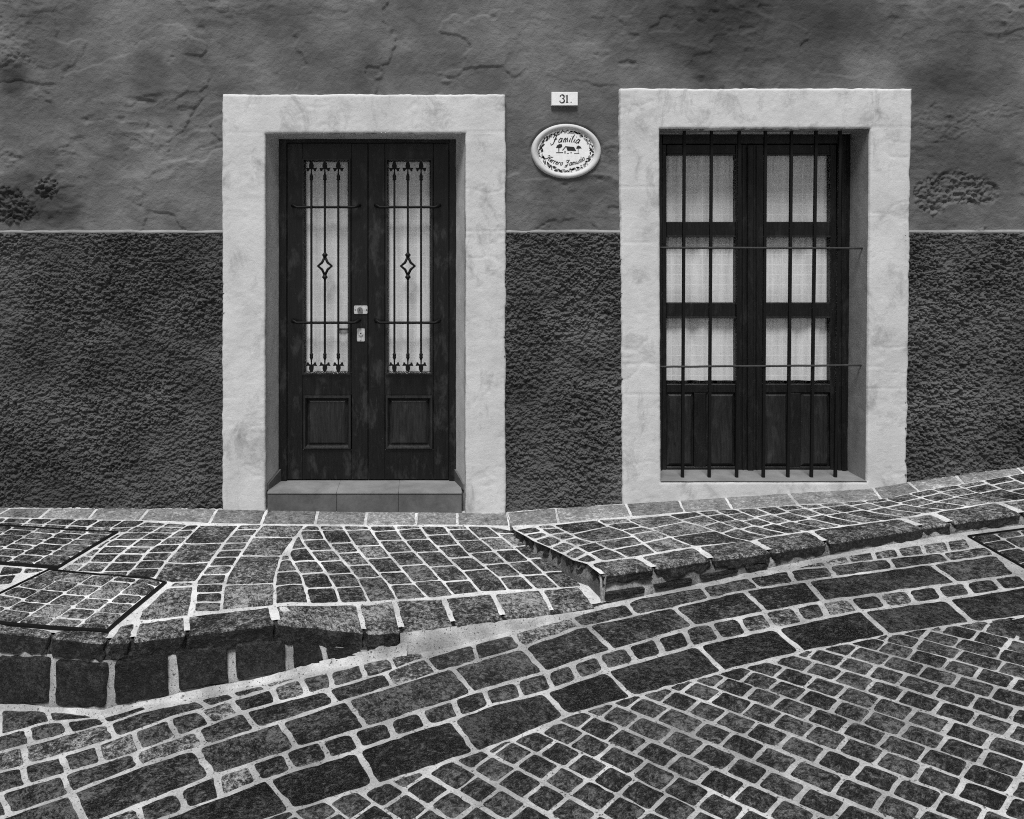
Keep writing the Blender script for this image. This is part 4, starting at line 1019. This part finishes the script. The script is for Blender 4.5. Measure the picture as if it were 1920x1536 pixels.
def door_leaf(xl, xr, gl, gr, pl0, pl1, ip0, ip1, bars, cross, label):
    x0, x1 = dx(xl)+.001, dx(xr)-.001; z0, z1 = zb+.008, dz(268)-.002
    gx0, gx1, gz0, gz1 = dx(gl), dx(gr), dz(698), dz(302); px0, px1, pz0, pz1 = dx(pl0), dx(pl1), dz(843), dz(741)
    m = MB(); ya, yb_ = YD, YD+.045
    m.box(x0, min(gx0, px0)-.001, ya, yb_, z0, z1, .003); m.box(max(gx1, px1)+.001, x1, ya, yb_, z0, z1, .003)
    a, b = min(gx0, px0)-.0005, max(gx1, px1)+.0005
    m.box(a, b, ya+.0015, yb_-.002, gz1+.001, z1-.001, .001); m.box(a, b, ya+.0015, yb_-.002, pz1+.001, gz0-.001, .001); m.box(a, b, ya+.0015, yb_-.002, z0+.001, pz0-.001, .001)
    if gx0 > a+.001: m.box(a+.0003, gx0-.0005, ya+.002, yb_-.004, gz0+.0005, gz1-.0005, .001)
    if gx1 < b-.001: m.box(gx1+.0005, b-.0003, ya+.002, yb_-.004, gz0+.0005, gz1-.0005, .001)
    leaf = m.build('door_leaf', M['wood'], house); leaf['label'] = label
    m = MB(); ring(m, gx0-.020, gx1+.020, gz0-.018, gz1+.018, .022, ya-.010, ya+.012); m.build('glazing_bead', M['wood_highlit'], leaf)
    m = MB(); ring(m, px0, px1, pz0, pz1, .030, ya-.012, ya+.016); m.build('panel_moulding', M['wood_highlit'], leaf)
    m = MB(); raised_panel(m, px0+.026, px1-.026, pz0+.024, pz1-.024, ya+.016, ya+.004, .020); m.build('panel', M['wood_highlit'], leaf)
    m = MB(); m.box(gx0-.006, gx1+.006, ya+.022, ya+.026, gz0-.006, gz1+.006, .0005); m.build('pane', M['glass'], leaf)
    for i, bp in enumerate(bars):
        x = dx(bp); m = MB()
        zt, zl = dz(304)+.0, dz(696)
        k = 288.5
        if i == 1:
            za, zb2 = dz(482), dz(515); zc_ = (za+zb2)/2
            m.tube([(x, YB, zt-32/k), (x, YB, za+.014)], .0092, 4, rot=math.pi/4); m.tube([(x, YB, zb2-.014), (x, YB, zl+32/k)], .0092, 4, rot=math.pi/4)
            for s_ in (1, -1):
                m.tube([(x, YB, za+.004), (x+s_*.018, YB, zc_+.022), (x+s_*.044, YB, zc_), (x+s_*.018, YB, zc_-.022), (x, YB, zb2-.004)], [.008, .0085, .0095, .0085, .008], 6)
            for zz_, s_ in ((za, 1), (zb2, -1)):
                m.tube([(x, YB, zz_-s_*.004), (x, YB, zz_+s_*.008), (x, YB, zz_+s_*.016), (x, YB, zz_+s_*.024), (x, YB, zz_+s_*.032)], [.006, .016, .019, .011, .007], 8)
        else: m.tube([(x, YB, zt-32/k), (x, YB, zl+32/k)], .0092, 4, rot=math.pi/4)
        finial(m, x, zt, 1, YB); finial(m, x, zl, -1, YB)
        m.build('grille_bar', M['iron'], leaf)
    for py in (389, 604):
        z = dz(py); m = MB(); xa, xb = dx(cross[0]), dx(cross[1])
        m.tube([(xa, ya+.004, z+.014), (xa+.004, YB+.012, z+.010), (xa+.03, YB+.009, z), (xb-.03, YB+.009, z), (xb-.004, YB+.012, z+.010), (xb, ya+.004, z+.014)], [.014, .012, .0085, .0085, .012, .014], 6)
        m.build('grille_crossbar', M['iron'], leaf)
    return leaf, ya
leafL, ya = door_leaf(538, 690, 572, 652, 568, 659, 584, 644, (586, 611, 636), (549, 674), 'door leaf with both lock plates')
leafR, _ = door_leaf(690, 842, 728, 806, 722, 812, 737, 797, (740, 765, 789.5), (704, 824), 'door leaf without locks')
def rrect(x0, x1, z0, z1, r, n=4):
    out = []
    for cx_, cz_, a0 in ((x1-r, z0+r, -90), (x1-r, z1-r, 0), (x0+r, z1-r, 90), (x0+r, z0+r, 180)):
        out += [(cx_+r*math.cos(math.radians(a0+90*i/n)), cz_+r*math.sin(math.radians(a0+90*i/n))) for i in range(n+1)]
    return out
def disc(m, x, z, r, y0, y1, n=20): m.prism([(x+r*math.cos(2*math.pi*i/n), z+r*math.sin(2*math.pi*i/n)) for i in range(n)], y0, y1)
m = MB(); m.prism(rrect(dx(664), dx(689), dz(588.5), dz(573), .007), ya-.006, ya+.002); lk = m.build('lock_plate', M['steel'], leafL)
m = MB(); disc(m, dx(675), dz(581), .018, ya-.016, ya-.004); m.build('lock_cylinder', M['steel_dark'], leafL)
m = MB(); m.prism(rrect(dx(674.3), dx(675.7), dz(582.5), dz(579), .0015, 2), ya-.0175, ya-.015); m.build('keyhole', M['hole'], leafL)
for q in (666, 687.3):
    m = MB(); disc(m, dx(q), dz(581), .004, ya-.0075, ya-.005, 10); m.build('screw', M['hole'], leafL)
m = MB(); m.prism(rrect(dx(669.5), dx(684), dz(640), dz(616), .006), ya-.006, ya+.002); m.build('lock_plate', M['steel'], leafL)
m = MB(); n = 20; disc(m, dx(676.8), dz(625), .014, ya-.013, ya-.004); m.build('lock_cylinder', M['steel'], leafL)
m = MB(); disc(m, dx(676.8), dz(625), .0045, ya-.0145, ya-.012, 10); m.build('keyhole', M['hole'], leafL)
for q in (618.5, 638):
    m = MB(); disc(m, dx(676.6), dz(q), .0022, ya-.0075, ya-.005, 8); m.build('screw', M['hole'], leafL)
# sliding bolt seen through the glass
m = MB(); m.box(dx(632), dx(652), ya+.030, ya+.036, dz(621), dz(617), .001); m.build('inside_bolt', M['iron_grey'], leafL)

# ------------------------------------------------------------------ curtains
def curtain(name, x0, x1, z0, z1, y, folds, amp, mat, label, group, seed, gather=0, ruffle=()):
    nx, nz = 120, 90; rnd = random.Random(seed); ph = rnd.uniform(0, 6)
    xs_ = np.linspace(0, 1, nx); zz = np.linspace(0, 1, nz); U, V = np.meshgrid(xs_, zz)
    ua = U+.05*(fbm(U*3+seed, V*1.2, seed, 3)-.5)
    Y = amp*(np.sin(ua*folds*2*math.pi+ph)*.6+np.sin(ua*folds*4.3+ph*2+1)*.5)*(.7+.6*fbm(U*4, V*2, seed+2, 3))+amp*.9*(fbm(U*14, V*2.2, seed+3, 3)-.5)
    for r_ in ruffle:                       # gathered heading of a tier
        d = V-r_; k = np.where((d < 0) & (d > -.09), 1-(-d/.09), 0)
        Y = Y*(1-k*.3)+k*amp*1.2*(np.sin(U*folds*26+seed)+.6*np.sin(U*folds*41))
    X = x0+(x1-x0)*U; Z = z0+(z1-z0)*V
    v = np.stack([X, Y, Z], -1).reshape(-1, 3); c = np.array([(x0+x1)/2, y, z0]); v[:, 0] -= c[0]; v[:, 2] -= c[2]
    i = np.arange((nz-1)*nx).reshape(nz-1, nx)[:, :-1].ravel(); f = np.stack([i, i+1, i+nx+1, i+nx], -1)
    me = bpy.data.meshes.new(name); me.from_pydata(v.tolist(), [], f.tolist()); me.polygons.foreach_set('use_smooth', [True]*len(f))
    uv = me.uv_layers.new(name='UVMap'); uu = np.stack([(X*1.0).ravel(), Z.ravel()], -1)[f.ravel()]; uv.data.foreach_set('uv', uu.ravel().astype(np.float32))
    o = link(name, me, mat); o.location = c; tag(o, label, 'curtain', group); return o
curtain('curtain', dx(564), dx(660), dz(712), dz(290), YD+.042, 2.6, .006, M['curtain_door'], 'sheer white curtain behind the glass of the door leaf with locks', 'door curtains', 3)
curtain('curtain', dx(720), dx(814), dz(712), dz(290), YD+.042, 2.6, .006, M['curtain_door'], 'sheer white curtain behind the glass of the door leaf without locks', 'door curtains', 5)

# ------------------------------------------------------------------ window
def wx(px, py=560): return wallxz(px, 0, YD)[0]
WZ = lambda py: wallxz(0, py, YD)[1]
cxm = wx(1406)
m = MB(); zlo, zhi = WZ(889), WZ(249)
m.box(wx(1570), wx(1606), YD-.012, YD+.06, zlo, zhi, .004); m.box(wx(1216), wx(1241), YD-.012, YD+.06, zlo, zhi, .004); m.box(wx(1241)+.0005, wx(1570)-.0005, YD-.010, YD+.06, WZ(270), zhi-.001, .004)
m.box(wx(1576), wx(1584), YD-.022, YD-.012, zlo, zhi-.02, .003)
m.build('window_frame', M['wood_window'], house)
m = MB(); m.box(wx(1216), wx(1606), YD-.07, YD-.02, WZ(252.5), WZ(246), .003); m.build('head_board', M['white'], house)
rows = [(416, 291), (568, 445), (721, 597)]
def casement(xo0, xo1, p0, p1, panels, sgn):
    x0, x1 = wx(xo0), wx(xo1); z0, z1 = zlo+.004, WZ(270)-.002; g0, g1 = wx(p0), wx(p1); ya = YD+.004; yb_ = ya+.045
    m = MB(); m.box(x0, g0, ya, yb_, z0, z1, .004); m.box(g1, x1, ya, yb_, z0, z1, .004)
    ed = [WZ(735)]+[]
    zs_ = [(WZ(291), z1-.001), (WZ(445), WZ(416)), (WZ(597), WZ(568)), (WZ(737), WZ(721)), (z0+.001, WZ(876))]
    for a, b in zs_: m.box(g0+.0005, g1-.0005, ya+.003, yb_-.002, a, b, .004)
    for q0, q1 in zip(panels[:-1], panels[1:]): m.box(wx(q0[1])+.0005, wx(q1[0])-.0005, ya+.004, yb_-.003, WZ(876)+.0005, WZ(737)-.0005, .003)
    leaf = m.build('window_leaf', M['wood_window'], house)
    for a, b in rows:
        m = MB(); m.box(g0-.005, g1+.005, ya+.022, ya+.026, WZ(a)-.005, WZ(b)+.005, .0004); m.build('pane', M['glass'], leaf)
        m = MB(); m.box(g0+.001, g1-.001, ya-.004, ya+.004, WZ(b)-.001, WZ(b)+.010, .003); m.build('drip_bead', M['wood_highlit'], leaf)
    for a, b in panels:
        m = MB(); raised_panel(m, wx(a), wx(b), WZ(876), WZ(737), ya+.020, ya+.006, .022); m.build('panel', M['wood_highlit'], leaf)
    return leaf
cl = casement(1241.5, 1405, 1250.5, 1380, [(1250.5, 1302), (1325, 1380)], 1)
cl['label'] = 'window leaf beside the house number'
cr = casement(1407, 1569.5, 1432.5, 1558, [(1432.5, 1480), (1503, 1558)], -1)
cr['label'] = 'window leaf hinged away from the door'
m = MB(); m.box(wx(1401), wx(1412), YD-.012, YD+.004, zlo+.004, WZ(272), .004); m.box(wx(1392), wx(1395), YD-.003, YD+.004, zlo+.004, WZ(272), .001); m.box(wx(1418), wx(1421), YD-.003, YD+.004, zlo+.004, WZ(272), .001); m.build('astragal', M['wood_window'], cl)
curtain('curtain', wx(1244), wx(1388), WZ(716), WZ(286), YD+.048, 4.3, .009, M['curtain_win'], 'checked white curtain gathered in tiers behind window panes nearer the house number', 'window curtains', 12, ruffle=(.30, .64, .97))
curtain('curtain', wx(1426), wx(1564), WZ(716), WZ(286), YD+.048, 3.1, .008, M['curtain_win'], 'checked white curtain gathered in tiers behind window panes farther from the house number', 'window curtains', 17, ruffle=(.30, .64, .97))
# --- iron grille
YG = .032
def gx(px): return wallxz(px, 0, YG)[0]
def gz(py): return wallxz(0, py, YG)[1]
grille = empty('window_grille', (gx(1430), YG, gz(900)), house); go = grille.location.copy()
for a, b in zip((1283, 1334, 1386, 1435, 1484, 1530, 1575), (1279.5, 1329.5, 1381, 1431, 1477, 1521, 1566)):
    m = MB(); m.tube([(gx(a)-go.x, 0, WI[2]+.004-go.z), (gx((a+b)/2)-go.x, R.uniform(-.002, .002), gz(570)-go.z), (gx(b)-go.x, 0, WI[3]-.012-go.z)], .0115, 4, rot=math.pi/4); m.build('bar', M['iron'], grille)
for (xa, xb, ya_, yb2) in ((1228, 1629, 464.5, 465.5), (1228, 1624, 687.5, 684.5)):
    m = MB(); pts_ = []
    for i in range(13):
        k = i/12; pts_.append((gx(xa+(xb-xa)*k)-go.x, -.009+R.uniform(-.001, .001), gz(ya_+(yb2-ya_)*k)-go.z+R.uniform(-.001, .001)))
    m.tube(pts_, .0068, 6); m.build('crossbar', M['iron_grey'], grille)

# ------------------------------------------------------------------ number plate and oval plaque
def flat(polys, y0, y1, name, mat, parent, ox, oz):
    m = MB()
    for p in polys:
        a = sum(p[i][0]*p[(i+1) % len(p)][1]-p[(i+1) % len(p)][0]*p[i][1] for i in range(len(p)))
        m.prism(p if a > 0 else p[::-1], y0, y1)
    return m.build(name, mat, parent)
def ribbon(pts, w):
    """stroke of varying width as quads"""
    out = []; P = [Vector(p) for p in pts]; ws = w if isinstance(w, list) else [w]*len(P); Ls = []
    for i, p in enumerate(P):
        d = (P[min(i+1, len(P)-1)]-P[max(0, i-1)]); d = d.normalized() if d.length > 0 else Vector((1, 0)); n_ = Vector((-d.y, d.x)); Ls.append((p+n_*ws[i]/2, p-n_*ws[i]/2))
    for a, b in zip(Ls[:-1], Ls[1:]): out.append([tuple(a[1]), tuple(b[1]), tuple(b[0]), tuple(a[0])])
    return out
k_ = 1/SC; YP = -.022
nx0, nz0 = wallxz(1057.5, 186.5)
plate = empty('house_number_plate', (nx0, YP, nz0)); tag(plate, 'small white rectangular house number tile reading 31 above the oval plaque', 'house number')
m = MB(); m.box(-24.5*k_, 24.5*k_, 0, .030, -12.5*k_, 12.5*k_, .002); m.build('tile', M['enamel'], plate)
def arc(cx_, cz_, rx, rz, a0, a1, n=10): return [(cx_+rx*math.cos(math.radians(a0+(a1-a0)*i/n)), cz_+rz*math.sin(math.radians(a0+(a1-a0)*i/n))) for i in range(n+1)]
d3 = []
up_ = arc(-5.0, 3.6, 3.9, 3.6, 160, -88, 12); lo_ = arc(-5.2, -3.6, 4.5, 4.1, 88, -165, 12)
wv = lambda n: [.9+1.9*math.sin(math.pi*i/(n-1))**2 for i in range(n)]
d3 += ribbon(up_, wv(13))+ribbon(lo_, wv(13))
d3 += [[(p[0]+x, p[1]+z) for x, z in [(1.2*math.cos(a*.785), 1.2*math.sin(a*.785)) for a in range(8)]] for p in ((-8.2, 4.6), (-8.9, -4.6))]
d3 += [[(3.0, -6.6), (5.6, -6.6), (5.6, 7.2), (3.0, 6.2)], [(.6, 5.0), (3.0, 6.2), (3.0, 5.0)], [(2.0, -7.6), (6.8, -7.6), (6.8, -6.7), (2.0, -6.7)]]
d3 += [[(11.9+1.1*math.cos(a*.785), -6.6+1.1*math.sin(a*.785)) for a in range(8)]]
def kz_(polys): return [[(x*k_, z*k_) for x, z in p] for p in polys]
for i, p in enumerate([d3]):
    flat(kz_(p), -.0012, .0005, 'numerals', M['ink'], plate, 0, 0)
# oval plaque
px0_, pz0_ = wallxz(1061, 284)
plaque = empty('oval_plaque', (px0_, -.006, pz0_)); tag(plaque, 'oval white ceramic family name plaque with painted cottage, set in plaster rim', 'plaque')
def ell(rx, rz, n=64): return [(rx*k_*math.cos(2*math.pi*i/n), rz*k_*math.sin(2*math.pi*i/n)) for i in range(n)]
prof = [(65, 51, .020), (65, 51, -.004), (63.5, 49.8, -.013), (60.5, 47, -.017), (57, 44, -.014), (54, 41.5, -.004), (53, 40.5, .006)]
m = MB(); n = 64; vs = []
for rx, rz, y in prof: vs += [(x, y, z) for x, z in ell(rx, rz, n)]
m.add(vs, [(j*n+i, j*n+(i+1) % n, (j+1)*n+(i+1) % n, (j+1)*n+i) for j in range(len(prof)-1) for i in range(n)], True); m.build('rim', M['rim'], plaque)
m = MB(); m.prism(ell(53.2, 40.8), 0.0, .02); m.build('tile', M['enamel'], plaque)
GL = {  # single-stroke script letters, x-height 1
 'a': [[(.75, .85), (.45, 1), (.1, .6), (.12, .12), (.4, 0), (.72, .4), (.8, .95)], [(.8, .95), (.72, .15), (.95, .05)]],
 'm': [[(.05, .9), (.12, 0)], [(.12, .5), (.38, .98), (.5, .7), (.5, 0)], [(.5, .5), (.78, .98), (.92, .7), (.92, .05)]],
 'i': [[(.2, .95), (.15, .2), (.35, .05)], [(.28, 1.35), (.33, 1.42)]], 'l': [[(.3, 1.9), (.12, 1.2), (.12, .2), (.35, .03)]],
 'e': [[(.1, .45), (.6, .6), (.5, .95), (.15, .75), (.1, .2), (.35, 0), (.65, .25)]], 'r': [[(.1, .9), (.15, 0)], [(.15, .5), (.35, .95), (.6, .9)]],
 'o': [[(.45, 1), (.12, .7), (.15, .1), (.45, 0), (.75, .4), (.7, .9), (.45, 1)]], 'u': [[(.1, .95), (.12, .15), (.4, 0), (.7, .5)], [(.75, .95), (.75, .1), (.95, .05)]],
 'd': [[(.7, .85), (.4, 1), (.1, .5), (.3, 0), (.7, .4)], [(.85, 1.8), (.72, .2), (.95, .05)]],
 'F': [[(-.5, .2), (-.3, -.25), (.1, -.1), (.4, .6), (.75, 1.75)], [(.0, 1.3), (.25, 1.8), (.7, 1.75), (1.4, 1.9)], [(.2, .85), (.9, .95)]],
 'H': [[(-.2, 1.2), (.1, 1.75), (.5, 1.5), (.3, .4), (-.1, -.1)], [(1.4, 1.75), (.95, 1.6), (.9, .3), (1.2, 0)], [(.2, .8), (1.0, 1.0)]],
 'Z': [[(-.1, 1.4), (.2, 1.8), (.5, 1.55), (.9, 1.8)], [(.9, 1.8), (.55, 1.0), (.8, .6), (.5, -.4), (.0, -.5), (.1, .0), (.6, .3)], [(.2, .95), (.8, 1.05)]]}
WD = {'a': .95, 'm': 1.1, 'i': .42, 'l': .45, 'e': .75, 'r': .68, 'o': .88, 'u': .98, 'd': 1.0, 'F': 1.15, 'H': 1.5, 'Z': 1.1}
def arctext(txt, size, rx, rz, a_mid, span, top, slant=.3):
    tot = sum(WD[c] for c in txt); pos = 0; out = []
    for c in txt:
        f = (pos+WD[c]/2)/tot; pos += WD[c]
        a = math.radians(a_mid+(span/2-span*f if top else -span/2+span*f)); bx, bz = rx*math.cos(a), rz*math.sin(a)
        tx, tz = (rx*math.sin(a), -rz*math.cos(a)) if top else (-rx*math.sin(a), rz*math.cos(a)); l = math.hypot(tx, tz); tx /= l; tz /= l; tx, tz = tx*.85+.15, tz*.8; nx_, nz_ = -tz, tx
        for s_ in GL[c]:
            pts_ = [((x-WD[c]/2+slant*z)*size, z*size) for x, z in s_]
            out += ribbon([(bx+tx*x+nx_*z, bz+tz*x+nz_*z) for x, z in pts_], [size*.13+size*.14*(abs(math.sin(i*1.7))) for i in range(len(pts_))])
    return kz_(out)
flat(arctext('Familia', 8.2, 42, 17.0, 91, 72, True), -.0012, .0005, 'lettering', M['ink'], plaque, 0, 0)
flat(arctext('Herrero', 5.9, 44, 27, 236, 50, False), -.0012, .0005, 'lettering', M['ink'], plaque, 0, 0)
flat(arctext('Zamudio', 5.9, 44, 27, 295, 56, False), -.0012, .0005, 'lettering', M['ink'], plaque, 0, 0)
T = lambda pts: [[((x-960)/14.77, (790-z)/14.77) for x, z in p] for p in pts]
cot = T([[(955, 650), (1180, 670), (1240, 780), (1000, 775)], [(850, 760), (945, 645), (965, 660), (870, 770)], [(915, 780), (945, 780), (945, 850), (915, 850)], [(680, 820), (880, 815), (880, 838), (680, 838)], [(980, 840), (1040, 845), (1040, 855), (980, 852)], [(1080, 820), (1120, 820), (1120, 840), (1080, 840)], [(1180, 845), (1325, 845), (1325, 858), (1180, 858)], [(745, 700), (775, 700), (768, 825), (750, 825)], [(1285, 720), (1303, 720), (1300, 850), (1288, 850)], [(680, 695), (710, 630), (770, 590), (850, 600), (855, 660), (800, 700)], [(1240, 720), (1255, 660), (1300, 630), (1360, 660), (1390, 710), (1330, 715)]])
flat(kz_(cot), -.0012, .0005, 'cottage_drawing', M['ink'], plaque, 0, 0)
rp = random.Random(5); dk, gy = [], []
for i in range(150):
    a = 2*math.pi*i/150+rp.uniform(-.02, .02); q = rp.uniform(.84, .975); cx_, cz_ = 53*q*math.cos(a), 40.5*q*math.sin(a)
    l_, w_, th = rp.uniform(1.5, 5.0), rp.uniform(.7, 2.0), a+math.pi/2+rp.uniform(-.9, .9)
    if math.hypot((cx_+l_*math.cos(th))/53, (cz_+l_*math.sin(th))/40.5) > .985 or math.hypot((cx_-l_*math.cos(th))/53, (cz_-l_*math.sin(th))/40.5) > .985: l_ *= .4
    pl = [(cx_+l_*math.cos(b)*math.cos(th)-w_*math.sin(b)*math.sin(th), cz_+l_*math.cos(b)*math.sin(th)+w_*math.sin(b)*math.cos(th)) for b in [j*math.pi/4 for j in range(8)]]
    (dk if rp.random() < .38 else gy).append(pl)
flat(kz_(dk), -.0010, .0005, 'leaf_border', M['ink'], plaque, 0, 0)['kind'] = 'stuff'; flat(kz_(gy), -.0007, .0005, 'leaf_border', M['ink_grey'], plaque, 0, 0)['kind'] = 'stuff'
